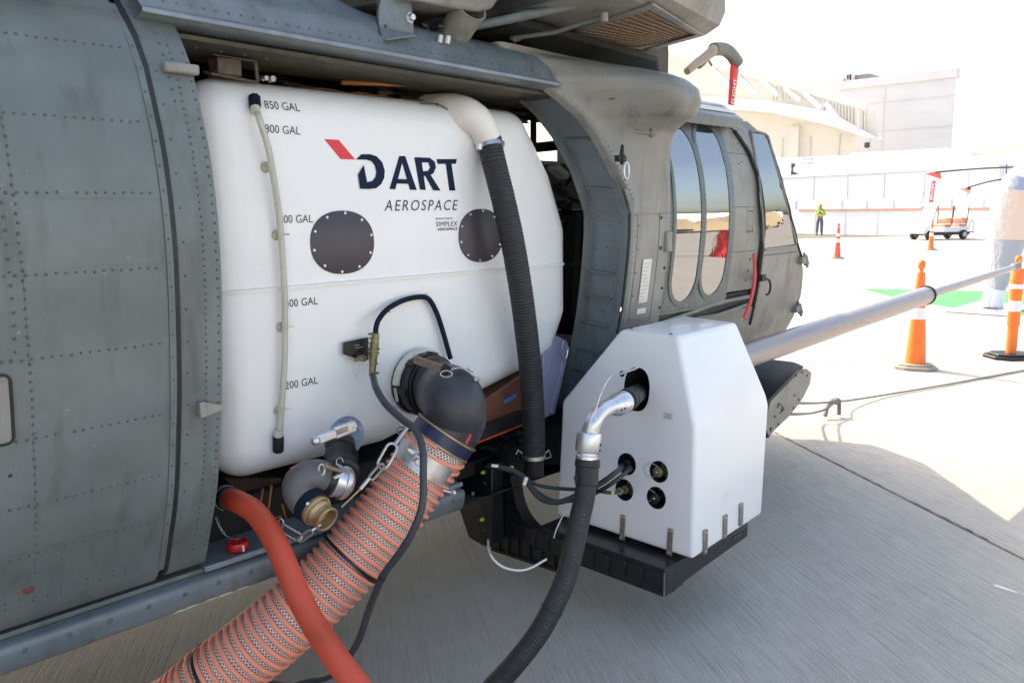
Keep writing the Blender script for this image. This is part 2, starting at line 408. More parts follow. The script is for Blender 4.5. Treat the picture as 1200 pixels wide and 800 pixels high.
# ---- sliding cabin door, slid aft: outer skin panels, edge trim, rubber seal
door = skin(MB(), -2.6, .855, .6, 2.2, .012, .03, 14).build('cabin_door', M['paint'], heli, label='grey riveted sliding door pushed back to the left')
zr = [2.03, 1.845, 1.672, 1.49, 1.30, 1.11, .94, .80]
zz = [.6]+zr[::-1]+[2.2]
# lap panels: alternate skins stand a hair proud so that seams catch the light
for k in range(0, len(zz)-1):
    if k % 2 == 0:
        skin(MB(), .535 if k else -2.6, .85, zz[k]-.012, zz[k+1]+.012, .0135, .0013, 6).build('skin_panel', M['paint'], door)
skin(MB(), -2.6, .5, 1.31, 2.19, .0142, .0013, 6).build('skin_panel', M['paint'], door)
b = MB()
for z in zr: rivs(b, hline(-.3, .83, z), .0145)
for z in (.672, .655): rivs(b, hline(-.2, .8, z, .032), .0145, .0036)
rivs(b, vline(.535, .66, 2.1), .0145); rivs(b, vline(.51, 1.32, 2.0, .03), .0155); rivs(b, vline(.40, .7, 2.0, .03), .0145)
b.build('rivets', M['rivet'], door, kind='stuff')
skin(MB(), .852, .868, .62, 2.14, .016, .03, 1).build('edge_trim', M['paint'], door)
b = MB(); rivs(b, vline(.86, .66, 2.05, .06), .0165, .0035); b.build('trim_rivets', M['rivet'], door, kind='stuff')
skin(MB(), .870, .886, .61, 2.15, .004, .03, 1).build('door_seal', M['seal'], door)
# recessed window frame at the very left of the door
b = MB(); p0 = []
def rect_ring(b, x0, x1, z0, z1, wd, off, rr=.02, th=.006):
    outer = []; inner = []
    for cx, cz, a0 in ((x1, z1, 0), (x0, z1, 90), (x0, z0, 180), (x1, z0, 270)):
        sx = -1 if cx == x1 else 1; sz = -1 if cz == z1 else 1
        for k in range(5):
            a = R(a0+k*22.5); outer.append((cx+sx*rr+math.cos(a)*rr, cz+sz*rr+math.sin(a)*rr)); inner.append((cx+sx*rr+math.cos(a)*(rr-wd), cz+sz*rr+math.sin(a)*(rr-wd)))
    f = lambda q, o: [Vector((x, py(z), z))+pn(z)*o for x, z in q]
    b.grid([f(outer, off-th), f(outer, off), f(inner, off), f(inner, off-th)], True)
rect_ring(b, .2, .497, 1.105, 1.275, .006, .019); b.build('window_seal', M['seal'], door)
pane = skin(MB(), .207, .49, 1.112, 1.268, .0155, .002, 3).build('door_pane', M['paint_bounce'], door)
b = MB(); b.dome(Vector((.52, py(.70), .70))+pn(.7)*.014, pn(.7), .014, .003, 12); b.build('drain_plug', M['darkred'], door)
b = MB(); b.dome(Vector((.484, py(1.03), 1.03))+pn(1.03)*.013, pn(1.03), .005, .002, 10); b.build('latch_hole', M['seal'], door)

# ---- jamb strip between the door and the opening
jamb = skin(MB(), .886, 1.0, .6, 2.16, -.002, .035, 4).build('door_jamb', M['paint'], heli)
b = MB(); rivs(b, vline(.955, .66, 2.05, .018), 0, .0032, .002); rivs(b, vline(.99, .66, 2.05, .024), 0, .0036, .002); rivs(b, vline(.905, .7, 2.0, .085), 0, .0032, .002)
rivs(b, vline(.935, 1.9, 2.1, .03), 0, .004, .002)
b.build('rivets', M['rivet'], jamb, kind='stuff')
b = MB(); p = Vector((.965, py(1.985)-.012, 1.985)); b.box((-.045, -.011, -.013), (.045, .012, .013), Matrix.Translation(p))
b.build('door_stop', M['paint_bounce'], jamb, bevel=.006)
b = MB(); p = Vector((.965, py(1.105), 1.105))
b.box((-.035, -.018, -.02), (-.018, .004, .022), Matrix.Translation(p)); b.prism([p+Vector((-.02,-.004,.02)), p+Vector((.03,-.004,.003)), p+Vector((.033,-.004,-.012)), p+Vector((-.02,-.004,-.022))], (0, -.006, 0))
b.build('jamb_latch', M['paint_bounce'], jamb, bevel=.002)
# inboard return of the jamb
b = MB()
rows = [[Vector((.985, py(z)+.03+dy, z)) for dy in (0, .06, .14)] for z in [.6+i*.05 for i in range(31)]]
b.grid(rows); b.build('jamb_return', M['paint'], heli)

# ---- sill: outer strip, scraped lower lip, and the floor step
b = MB(); rows = []
prof = [(.165,.445),(.115,.462),(.098,.475),(.094,.49),(.086,.505),(.083,.54),(.09,.549),(.125,.553),(.15,.556)]
for x in [-3+.24*i for i in range(22)]: rows.append([Vector((x, y_, z_)) for y_, z_ in prof])
b.grid(rows); sill = b.build('sill', M['paintblue'], heli, smooth=50)
b = MB()
for i in range(18):
    x = .3+i*.105; b.dome((x, .084, .523), (0, -1, .05), .0085, .002, 10)
b.build('sill_screws', M['rivet'], sill, kind='stuff')
b = MB(); random.seed(21); tp0 = []; bt0 = []
for k in range(15):
    x = .90+k*.017; tp0.append(Vector((x, .1005, .4685+random.uniform(.0,.007)))); bt0.append(Vector((x, .1065, .4655-random.uniform(.0,.003))))
b.grid([tp0, bt0]); b.build('paint_scrape', M['labelw'], sill)
b = MB(); b.box((-3, .12, .553), (2.04, .30, .568)); b.build('door_track', M['paint'], heli, bevel=.003)
b = MB(); rows = [[Vector((x, .10+.0*i, .566)), Vector((x, .13, .575)), Vector((x, .6, .585))] for i, x in enumerate((1.0, 1.4, 1.8, 2.04))]
b.grid(rows); fs = b.build('floor_step', M['paintblue'], heli)
b = MB()
for i in range(33):
    for y_ in (.16, .3): b.dome((1.02+i*.03, y_, .5755+(y_-.13)*.0213), (0, 0, 1), .0035, .0015)
b.build('rivets', M['rivet'], fs, kind='stuff')
b = MB(); b.box((1.0, .093, .563), (2.04, .105, .580)); b.build('step_edge', M['raillip'], fs, bevel=.002)
b = MB(); b.box((2.42, .22, .47), (3.0, .4, .60)); b.build('dark_fill_panel', M['void'], heli)  # near-black panel added so the gap past the sill stays in shade
b = MB(); b.box((1.03, .26, .578), (2.04, .7, .70)); b.build('dark_fill_box', M['void'], heli, bevel=.004)  # black box added over the floor; its colour stands in for shade under the tank
# belly
b = MB(); rows = []
for x in (-3, -1, 1, 2, 2.9, 3.4, 4.0):
    k = 0 if x < 3 else (x-3)*.22
    rows.append([Vector((x, .165, .445+k)), Vector((x, .3, .40+k)), Vector((x, 1.0, .38+k)), Vector((x, 1.9, .40+k)), Vector((x, 2.2, .5+k))])
b.grid(rows); b.build('belly', M['paint'], heli)
# far side wall (port) with its window opening, ceiling, bulkheads, all dark lining
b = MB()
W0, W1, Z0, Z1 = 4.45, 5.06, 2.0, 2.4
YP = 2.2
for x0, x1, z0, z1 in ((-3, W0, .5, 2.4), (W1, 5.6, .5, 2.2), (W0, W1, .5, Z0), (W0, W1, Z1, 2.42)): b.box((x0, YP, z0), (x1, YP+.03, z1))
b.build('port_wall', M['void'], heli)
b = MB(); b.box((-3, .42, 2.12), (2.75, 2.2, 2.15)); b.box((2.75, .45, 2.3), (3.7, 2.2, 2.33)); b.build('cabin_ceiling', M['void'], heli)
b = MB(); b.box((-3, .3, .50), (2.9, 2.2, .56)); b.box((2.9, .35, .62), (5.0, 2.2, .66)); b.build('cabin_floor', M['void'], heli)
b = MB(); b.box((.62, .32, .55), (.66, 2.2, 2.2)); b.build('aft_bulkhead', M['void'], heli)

# ---- roof rail over the opening and the roof above it
b = MB(); rows = []
def rup(x): return .028*max(0, (2.4-x)/1.5)
def railprof(x):
    k = max(0, min(1, (x-1.3)/.5))        # the roof surface above sinks away toward the engine bay
    t = [(.30,2.075),(.05,2.082),(.0,2.092),(-.012,2.098),(-.014,2.106),(-.004,2.112),(.004,2.122),(.03,2.165),(.07,2.21),(.115,2.235)]
    t += [catm(Vector(a), Vector(c), k) for a, c in (((.16,2.30),(.17,2.255)), ((.20,2.38),(.24,2.27)), ((.25,2.5),(.34,2.28)), ((.34,2.6),(.6,2.3)))]
    return t
for i in range(43):
    x = .90+i*.0405; rows.append([Vector((x, p[0], p[1]+rup(x))) for p in railprof(x)])
b.grid(rows); rail = b.build('roof_rail', [M['paintblue']], heli, smooth=40)
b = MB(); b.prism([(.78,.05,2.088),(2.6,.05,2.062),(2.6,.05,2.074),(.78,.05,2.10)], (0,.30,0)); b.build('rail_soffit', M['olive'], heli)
b = MB()
for i in range(44): 
    x = .93+i*.036; b.dome((x, .012, 2.137+rup(x)), (0, -.8, .5), .004, .0025)
    if i % 2: b.dome((x, .14, 2.0615+(2.6-x)*.0143), (0, 0, -1), .005, .003)
b.build('rivets', M['rivet2'], rail, kind='stuff')
b = MB(); b.prism([(.90, -.0165, 2.094+rup(.9)), (2.5, -.0165, 2.094), (2.5, -.0165, 2.106), (.9, -.0165, 2.106+rup(.9))], (0,.004,0)); b.build('rail_lip', M['raillip'], rail, bevel=.001)
# roof aft of the rail, above the door
b = MB(); rows = []
for x in (-3, -2, -1, 0, .4, .90):
    rows.append([Vector((x, py(2.19), 2.19)), Vector((x, .16, 2.24)), Vector((x, .22, 2.33)), Vector((x, .3, 2.45)), Vector((x, .5, 2.6))])
b.grid(rows); b.build('aft_roof', M['paint'], heli)
b = MB(); rows = [[Vector((x, .05, 2.16)), Vector((x, -.02, 2.2)), Vector((x, -.0, 2.235)), Vector((x, .2, 2.25))] for x in (-3, -1, 0, .5, .72)]
b.grid(rows); b.build('aft_gutter', M['paint'], heli)

# ---- fittings above the rail
fit = []
brk = MB(); p = at(463, 22, y=.05); q = at(445, 0, y=.05)
brk.prism([at(444,-8,y=.06), at(481,-2,y=.06), at(485,20,y=.06), at(485,41,y=.06), at(455,45,y=.06), at(444,40,y=.06)], (0, .012, 0))
brk.prism([at(453,45,y=.0), at(488,40,y=.0), at(488,43,y=.0), at(453,48,y=.0)], (0, .07, 0))
bk = brk.build('hoist_bracket', M['paintblue'], heli, bevel=.003)
b = MB(); p = at(481,21,y=.058); b.lathe([(.0, -.016), (.010, -.016), (.013, -.012), (.013, 0), (.018, 0), (.018, .004)], p, (0, 1, 0), 6); b.build('bolt', M['alu'], bk)
b = MB(); p = at(452,31,y=.059); b.dome(p, (0, -1, 0), .006, .001, 12); b.build('bolt_hole', M['seal'], bk)
b = MB(); b.tube(smooth_path([at(446,-6,y=.03), at(442,18,y=.035), at(446,42,y=.03), at(450,54,y=.02)], .01), .0035, 6); b.build('bonding_lead', M['seal'], bk)
# open tube (drain / exhaust stub)
b = MB(); a = at(524, 52, d=2.98); e = at(556, 26, d=2.84)
ax = (e-a).normalized(); Lg = (e-a).length
b.lathe([(.058, 0), (.058, Lg-.004), (.0605, Lg-.003), (.0605, Lg), (.054, Lg), (.054, .02), (.0, .02)], a, (-.05, -.6, .42), 28)
b.build('exhaust_stub', [M['paint_bounce']], heli, smooth=40)
b = MB(); b.prism([at(560,-4,y=.0), at(600,-22,y=.0), at(578,11,y=.0), at(562,14,y=.0), at(520,7,y=.0), at(470,-4,y=.0)], (0, .5, .03)); b.build('engine_cowl', M['paint_bounce'], heli, bevel=.02)
# dark engine deck behind
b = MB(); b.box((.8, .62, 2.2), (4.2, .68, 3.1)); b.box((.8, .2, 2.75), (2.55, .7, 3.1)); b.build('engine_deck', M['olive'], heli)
# struts
b = MB(); b.tube([at(512,39,d=2.95), at(600,22,d=3.0), at(725,-6,d=3.0)], .0165, 12); b.build('work_strut', M['paint'], heli)
b = MB(); b.tube([at(598,45,d=3.2), at(650,38,d=3.15), at(706,20,d=3.05)], .009, 10); b.lathe([(.014,-.016),(.014,.016)], at(605,45,d=3.2), (.6,-.6,.3), 10); b.build('brace_rod', M['paint'], heli)
b = MB(); b.tube([at(560,47,d=3.3), at(640,30,d=3.3), at(700,8,d=3.3)], .007, 8); b.tube([at(600,41,d=3.4), at(700,22,d=3.3)], .005, 8); b.build('engine_lines', M['seal'], heli)
b = MB(); b.lathe([(.0,0),(.013,0),(.015,.004),(.015,.03),(.012,.034),(.0,.034)], at(708,26,d=3.0), (0,0,1), 14); b.build('strut_cap', M['paint_bounce'], heli)
b = MB()
for q_ in ((516,46),(525,47)): b.lathe([(.0085,-.012),(.0085,.01),(.006,.014)], at(*q_, d=2.8), (.1,-.2,1), 8)
b.build('rail_nuts', M['cream'], heli)
b = MB()
for i in range(16):
    px = random.uniform(488, 520); q_ = at(px, random.uniform(28, 44), d=random.uniform(2.85, 2.95)); b.lathe([(.008,-.012),(.011,-.006),(.011,.006),(.008,.012)], q_, (random.uniform(-1,1), random.uniform(-1,0), random.uniform(-1,1)), 8)
for i in range(26):
    px = random.uniform(565, 640); q_ = at(px, 44-(px-565)*.18-random.uniform(0, 18), d=random.uniform(3.2, 3.4)); b.lathe([(.01,-.02),(.016,-.012),(.016,.012),(.01,.02)], q_, (random.uniform(-1,1), random.uniform(-1,1), random.uniform(-1,1)), 8)
b.build('engine_fittings', M['black'], heli, kind='stuff')

# ---- box with wire grille underneath
b = MB()
def bxs(x, y_): return y_ - max(0, 3.22-x)*.2*max(0, min(1, (.1-y_)/.3))
prof = [(.5,2.34),(.3,2.352),(-.22,2.352),(-.285,2.38),(-.31,2.43),(-.30,2.75),(.0,2.9),(.5,2.9)]
x0, x1 = 2.3, 3.22
GA, GB, GC, GD = Vector((2.79,.245,2.35)), Vector((2.635,-.33,2.35)), Vector((3.16,-.21,2.35)), Vector((3.26,.127,2.35))
b.grid([[Vector((x, bxs(x, y_), z_)) for y_, z_ in prof[2:]] for x in (x0, x1-.05, x1)])
def gq(u, v, z=2.35): p = GA.lerp(GB, v).lerp(GD.lerp(GC, v), u); p.z = z; return p
# underside sheet left open where the grille sits
oc = [Vector((x0,.5,2.352)), Vector((x0, bxs(x0,-.22), 2.352)), Vector((x1, bxs(x1,-.22), 2.352)), Vector((x1+.08,.35,2.352)), Vector((x1+.08,.5,2.352))]
b.add([oc[0],oc[1],GB,GA], [(0,1,2,3)]); b.add([oc[1],oc[2],GC,GB], [(0,1,2,3)]); b.add([oc[2],oc[3],GD,GC], [(0,1,2,3)]); b.add([oc[3],oc[4],oc[0],GA,GD], [(0,1,2,3,4)])
b.add([(x1, bxs(x1,y_), z_) for y_, z_ in prof], [tuple(range(len(prof)))])
gb = b.build('filter_box', M['paint_bounce'], heli, smooth=30)
b = MB()
for u0, u1, v0, v1 in ((-.09,0,-.09,1.08),(1,1.09,-.09,1.08),(0,1,-.09,0),(0,1,1,1.08)):
    b.prism([gq(u0,v0,2.344), gq(u1,v0,2.344), gq(u1,v1,2.344), gq(u0,v1,2.344)], (0,0,.007))
gf = b.build('grille_frame', M['paint_bounce'], gb, bevel=.002)
b = MB()
for k in range(18):
    for u, v in ((-.045, k/17), (1.045, k/17), (k/17, -.045), (k/17, 1.04)): b.dome(gq(u, v, 2.3445), (0,0,-1), .0035, .002, 6)
b.build('rivets', M['rivet2'], gf, kind='stuff')
b = MB()
for i in range(19): b.bar(gq(i/18, 0, 2.362), gq(i/18, 1, 2.362), .010, .004)
for i in range(14): b.bar(gq(0, i/13, 2.356), gq(1, i/13, 2.356), .007, .003)
b.build('grille_wires', M['tan'], gb, kind='stuff')
b = MB(); b.prism([gq(-.01,-.01,2.42), gq(1.01,-.01,2.42), gq(1.01,1.01,2.42), gq(-.01,1.01,2.42)], (0,0,.005)); b.build('grille_backing', M['darkbrown'], gb)
b = MB(); b.box((2.98, -.352, 2.47), (3.12, -.330, 2.56)); b.build('placard', M['rivet'], gb)
b = MB(); b.prism([(2.3,.02,2.30),(3.35,.12,2.30),(3.62,.28,2.30),(3.62,.6,2.30),(2.3,.6,2.28)], (0,0,.03)); b.build('shade_wedge', M['void'], heli, bevel=.006)  # wedge below the box; its near-black colour paints in the shade there

# ---- horn-shaped wing root fairing ahead of the opening
def lerp_tab(tab, z):
    if z <= tab[0][0]: return tab[0][1]
    for (a, b_), (c, d) in zip(tab, tab[1:]):
        if z <= c:
            t = (z-a)/(c-a); t = t*t*(3-2*t)*.35+t*.65; return b_+(d-b_)*t
    return tab[-1][1]
Lx = [(1.64,2.80),(1.70,2.775),(1.76,2.735),(1.83,2.70),(1.9,2.665),(1.97,2.61),(2.03,2.54),(2.09,2.46),(2.13,2.40),(2.24,2.28)]
Bo = [(1.60,-.155),(1.70,-.160),(1.80,-.168),(1.88,-.178),(1.93,-.2),(1.965,-.25),(2.0,-.325),(2.04,-.352),(2.09,-.345),(2.13,-.30),(2.165,-.22),(2.19,-.12),(2.215,.0),(2.24,.12)]
rows = []
zs = [1.60+i*.0125 for i in range(53)]
for z in zs:
    L = lerp_tab(Lx, z); yo = lerp_tab(Bo, z); yr = py(z) - .003 if z < 2.1 else max(py(z), .0)
    yr = min(yr, .1)
    X1 = 3.085; row = []
    for k in range(25):
        t = k/24
        if t < .06: row.append(Vector((L, yr+.05*(1-t/.06), z))); continue
        u = (t-.06)/.94
        x = L+(X1-L)*u
        # outward swell grows from the aft edge, stays, then rolls in at the nose of the horn
        s = min(1, u/.62); s = s*s*(3-2*s)
        e = max(0, (u-.80)/.20); s *= math.sqrt(max(0, 1-e*e)) if e < 1 else 0
        row.append(Vector((x, yr+(yo-yr)*s, z)))
    rows.append(row)
b = MB(); b.grid(rows); fair = b.build('wing_root_fairing', M['paint_bounce'], heli, smooth=60)
b = MB()
for i in range(30):
    z = 1.66+i*.019; L = lerp_tab(Lx, z); b.dome((L+.018, py(z) - .006, z), (-.2, -1, 0), .0035, .002, 6)
b.build('rivets', M['rivet2'], fair, kind='stuff')
b = MB(); c = at(728,186,y=-.185)
b.box((-.03,-.012,-.012), (.012,.012,.012), Matrix.Translation(c)); b.prism([c+Vector((-.012,-.01,0)), c+Vector((0,-.012,.055)), c+Vector((.012,-.01,.0)), c+Vector((0,-.01,-.025))], (0,.014,0))
b.lathe([(.014,-.014),(.014,.0)], c+Vector((.0,-.004,0)), (0,1,0), 12)
tie = b.build('tie_down_fitting', M['seal'], fair, bevel=.002)
b = MB(); cc = at(734,200,y=-.21); pts = [cc+Vector((math.cos(a)*.0165, 0, math.sin(a)*.032)) for a in [i*math.pi/10 for i in range(21)]]; b.tube(pts, .0042, 8, False); b.build('ring', M['alu'], tie)
# stencil: small anchor and lines
b = MB()
for (a, c, w_) in (((763,150),(763,160),.0022), ((758,157),(763,161),.002), ((763,161),(768,157),.002), ((760,152),(766,152),.0018), ((744,152),(757,153),.0018), ((745,156),(757,158),.0018), ((713,116),(720,115),.002), ((715,118),(721,115),.0014)):
    ax_ = []
    for q_ in (a, c):
        # drop on the fairing surface by a short march along the ray
        d = ray(*q_).normalized(); t = 2.0
        while t < 5:
            p = CAM+d*t; z = p.z
            if 1.62 < z < 2.2:
                L = lerp_tab(Lx, z); yo = lerp_tab(Bo, z); yr = py(z); u = (p.x-L)/(3.085-L)
                if 0 < u < 1:
                    s = min(1, u/.62); s = s*s*(3-2*s); e = max(0, (u-.8)/.2); s *= math.sqrt(1-e*e)
                    if p.y > yr+(yo-yr)*s: break
            t += .002
        ax_.append(p-d*.003)
    b.bar(ax_[0], ax_[1], w_, w_)
b.build('stencil', M['inkblk'], fair, kind='stuff')

# ---- forward jamb of the opening (faces aft): web with ribs, inner flange, interior lining
b = MB(); rows = []; rows2 = []
XJ = 2.74
def jx(z): return lerp_tab([(.5,2.79),(1.6,2.795),(1.75,2.74),(1.9,2.67),(2.0,2.60),(2.1,2.5)], z)
for i in range(34):
    z = .6+i*.0455; rows.append([Vector((jx(z)+.0, py(z)+.012, z)), Vector((jx(z)+.01, py(z)+.05, z)), Vector((jx(z)+.02, py(z)+.075, z)), Vector((jx(z)+.02, py(z)+.22, z))])
b.grid(rows); fj = b.build('forward_jamb', M['paintblue'], heli, smooth=30)
b = MB(); rows = []
for i in range(34):
    z = .6+i*.0455; x = jx(z); y_ = py(z)+.22; rows.append([Vector((x+.02, y_-.004, z)), Vector((x-.012, y_, z)), Vector((x-.014, y_+.018, z)), Vector((x+.02, y_+.03, z))])
b.grid(rows); b.build('jamb_flange', M['paint'], fj)
for z in (.9, 1.0, 1.12, 1.235, 1.345, 1.70, 1.90):
    b = MB(); x = jx(z); b.bar((x+.015, py(z)+.075, z), (x+.015, py(z)+.215, z+.01), .02, .007); b.build('jamb_rib', M['paint'], fj)
b = MB()
for i in range(70):
    z = .75+i*.0175; b.dome((jx(z)+.019, py(z)+.195+.006*math.sin(i), z), (-1, 0, 0), .003, .002, 6)
for (z, y_) in ((1.46,.13),(1.18,.12),(1.03,.14)): b.dome((jx(z)+.019, py(z)+y_, z), (-1,0,0), .006, .003, 8)
for i in range(5):
    for j in range(4): z = 1.55+j*.02; b.dome((jx(z)+.019, py(z)+.11+i*.018, z), (-1,0,0), .0028, .0015, 6)
b.build('rivets', M['rivet2'], fj, kind='stuff')
b = MB(); 
rows = [[Vector((jx(z)+.0, py(z)-.004, z)), Vector((2.815, py(z)-.004, z))] for z in [.5+i*.05 for i in range(25)]]
b.grid(rows); b.build('jamb_edge', M['paint'], heli)

# ---- forward fuselage: access panel, gunner windows, sliding window recess, cockpit door
sp = skin(MB(), 2.812, 3.085, .45, 1.655, 0, .02, 3).build('side_panel', M['paint_bounce'], heli)
acc = skin(MB(), 2.845, 3.0, 1.13, 1.645, .003, .003, 2).build('access_panel', M['paint_bounce'], sp)
acc2 = skin(MB(), 3.004, 3.08, 1.13, 1.64, .004, .003, 2).build('access_panel', M['paint_bounce'], sp)
b = MB()
rivs(b, vline(2.828, 1.35, 1.63, .022), 0, .004, .002); rivs(b, hline(2.86, 3.07, 1.628, .018), .004, .0025, .0015); rivs(b, hline(2.85, 3.07, 1.14, .018), .004, .0025, .0015)
rivs(b, vline(2.853, 1.15, 1.62, .1), .003, .006, .003); rivs(b, hline(2.83, 3.08, 1.11, .05), .0, .005, .003)
rivs(b, hline(2.84,3.08,1.665,.06), .001, .005, .003); rivs(b, vline(2.87,1.55,1.6,.02), .003, .0022,.001); rivs(b, vline(2.89,1.55,1.6,.02), .003, .0022,.001)
b.build('rivets', M['rivet'], sp, kind='stuff')
b = MB(); rivs(b, [(3.015, 1.58), (3.02, 1.45), (3.066, 1.36), (3.07, 1.18), (3.066, 1.27)], .004, .009, .005); b.build('latch_studs', M['seal'], sp)
skin(MB(), 2.893, 2.958, 1.215, 1.405, .0075, .001, 2).build('placard', M['labelw'], sp)
skin(MB(), 2.893, 2.958, 1.165, 1.19, .0075, .001, 2).build('placard', M['labelw'], sp)
b = MB()
for i in range(11): z = 1.225+i*.016; b.box((2.897, py(z)-.0092, z), (2.93+.02*random.random(), py(z)-.0088, z+.003))
b.build('placard_print', mat('faint_print', (.4,.4,.36)), sp, kind='stuff')
b = MB(); z=1.47; b.box((3.045, py(z)-.02, 1.43), (3.09, py(z)+.01, 1.52)); b.build('hinge_cover', M['paint_bounce'], sp, bevel=.006)

def surf_y(x, z): return py(z)+max(0, x-4.0)**2*.08
def meet(px, py_, off=0):
    """where the line of sight meets the fuselage side"""
    d = ray(px, py_).normalized(); t = 2.5
    while t < 8:
        p = CAM+d*t
        if p.y > surf_y(p.x, p.z)-off: return p
        t += .003
    return p
XT = sorted([(p.z, p.x) for p in (meet(*q) for q in ((874,141),(886,152),(901,165),(909,190),(917,218),(926,252),(934,284),(940,304),(941,322),(938,348),(930,370),(921,387)))])
XM = lambda z: (XT[0][1]-(XT[0][0]-z)*1.2 if z < XT[0][0] else lerp_tab(XT, z))
wp = skin(MB(), 3.087, 3.66, 1.14, 2.06, .0, .02, 6).build('window_panel', M['paint'], heli)
def capsule(x0, x1, z0, z1, grow=0, n=14, lean=.0):
    r_ = (x1-x0)/2; cx = (x0+x1)/2; ez = r_*1.15; pts = []
    for k in range(n+1):
        a = math.pi*k/n; pts.append((cx+math.cos(a)*(r_+grow), z1-ez+math.sin(a)*(ez+grow)))
    for k in range(n+1):
        a = math.pi+math.pi*k/n; pts.append((cx+math.cos(a)*(r_+grow), z0+ez+math.sin(a)*(ez+grow)))
    # densify the long sides so that the pane follows the curved skin
    out = []
    for i, p in enumerate(pts):
        q = pts[(i+1) % len(pts)]; out.append(p)
        if abs(q[1]-p[1]) > .15:
            for k in range(1, 10): out.append((p[0]+(q[0]-p[0])*k/10, p[1]+(q[1]-p[1])*k/10))
    return out
def onskin(q, off): return Vector((q[0], py(q[1]), q[1]))+pn(q[1])*off
def pane_strips(b, x0, x1, z0, z1, off):
    r_ = (x1-x0)/2; cx = (x0+x1)/2; ez = r_*1.15; rows = []
    for i in range(41):
        z = z0+(z1-z0)*i/40
        h = 1
        if z < z0+ez: h = math.sqrt(max(0, 1-((z0+ez-z)/ez)**2))
        if z > z1-ez: h = math.sqrt(max(0, 1-((z-z1+ez)/ez)**2))
        h = max(h, .02); rows.append([onskin((cx+(t*2-1)*r_*h, z), off) for t in (0, .25, .5, .75, 1)])
    b.grid(rows)
for (x0, x1, z0, z1) in ((3.135, 3.345, 1.19, 1.99), (3.385, 3.60, 1.20, 2.02)):
    fr = MB(); o2 = capsule(x0, x1, z0, z1, .022); o1 = capsule(x0, x1, z0, z1, 0)
    fr.grid([[onskin(q, .001) for q in o2], [onskin(q, .006) for q in o2], [onskin(q, .006) for q in o1], [onskin(q, .001) for q in o1]], True)
    w_ = fr.build('side_window', M['paint'], heli)
    g_ = MB(); pane_strips(g_, x0, x1, z0, z1, .0025); g_.build('pane', M['glass'], w_, smooth=60)
    rv = MB(); rr = capsule(x0, x1, z0, z1, .012); acc_ = 0; last = None
    for q in rr+[rr[0]]:
        if last is not None:
            L = math.hypot(q[0]-last[0], q[1]-last[1]); t = .022-acc_
            while t <= L:
                s_ = (last[0]+(q[0]-last[0])*t/L, last[1]+(q[1]-last[1])*t/L); rv.dome(onskin(s_, .0055), pn(s_[1]), .0042, .002, 6); t += .022
            acc_ = (acc_+L) % .022
        last = q
    rv.build('screws', M['rivet'], w_, kind='stuff')
b = MB(); rivs(b, vline(3.10, 1.2, 2.0, .02), 0, .0035, .002); rivs(b, hline(3.1, 3.62, 1.155, .02), 0, .003, .002); rivs(b, vline(3.365,1.2,1.95,.04), 0, .003, .002); rivs(b, vline(3.64,1.2,2.0,.03),0,.003,.002)
b.build('rivets', M['rivet'], wp, kind='stuff')
b = MB()
for z in (1.52, 1.42): b.dome((3.115, py(z), z), (0,-1,0), .012, .006, 8)
b.build('hinge', M['rivet2'], wp)
# sliding panel behind (between the windows and the cockpit door)
sl_ = skin(MB(), 3.66, 3.95, 1.2, 2.05, -.014, .015, 4).build('sliding_panel', M['paint_bounce'], heli)
b = MB()
for z in (1.88, 1.62, 1.40):
    x0 = 3.665; rows = [[onskin((x, z-.0015), -.0135) for x in (x0, 3.9)], [onskin((x, z+.0015), -.0135) for x in (x0, 3.9)]]; b.grid(rows)
b.build('panel_seams', M['seal'], sl_)
b = MB(); rivs(b, [(3.87, 1.3), (3.875, 1.36), (3.865, 1.25)], -.013, .008, .004); rivs(b, hline(3.81,3.86,1.6,.012), -.012, .003,.002); rivs(b, hline(3.81,3.86,1.5,.012), -.012, .003,.002); rivs(b, [(3.79,1.9),(3.8,1.93),(3.76,1.83),(3.8,1.84)], -.012,.004,.003)
b.build('rivets', M['rivet'], sl_, kind='stuff')
b = MB(); rect_ring(b, 3.80, 3.87, 1.49, 1.62, .004, -.012, .006, .003); b.build('hatch', M['paint_bounce'], sl_)
b = MB(); b.tube([onskin((3.1, 1.10), -.01), onskin((3.62, 1.155), -.005), onskin((3.93, 1.16), .0)], .010, 8); b.tube([onskin((3.45, 1.075), .0), onskin((3.93, 1.12), .004)], .009, 8); b.build('slide_rails', M['paint_bounce'], heli)
b = MB(); rows = [[onskin((3.08, z), -.02) if 0 else Vector((3.08, py(1.12)+.02, z)), Vector((3.95, py(1.12)+.02, z+.03))] for z in (1.07, 1.16)]; b.grid(rows); b.build('rail_recess', M['seal'], heli)
# lower fuselage under the windows
def zlow(x): return .5 if x < 3.2 else .5+(x-3.2)*.42
lo_ = MB(); rows = []
for k in range(12):
    x = 3.087+(4.02-3.087)*k/11; rows.append([onskin((x, zlow(x)+(1.10-zlow(x))*i/8), 0) for i in range(9)])
lo_.grid(rows); lp = lo_.build('lower_panel', M['paint_bounce'], heli, smooth=50)
# roof gutter above the windows
b = MB(); b.prism([(3.05, -.09, 2.0), (3.05, -.10, 2.05), (3.05, .02, 2.13), (3.05, .06, 2.10)], (.74, .0, .0)); gt = b.build('window_gutter', M['paintblue'], heli, bevel=.006)
b = MB(); rows = []
for x in (3.0, 3.3, 3.6, 3.8): rows.append([Vector((x, -.06, 2.08)), Vector((x, .04, 2.14)), Vector((x, .3, 2.2)), Vector((x, .7, 2.26))])
b.grid(rows); b.build('cockpit_roof', M['labelw'], heli)
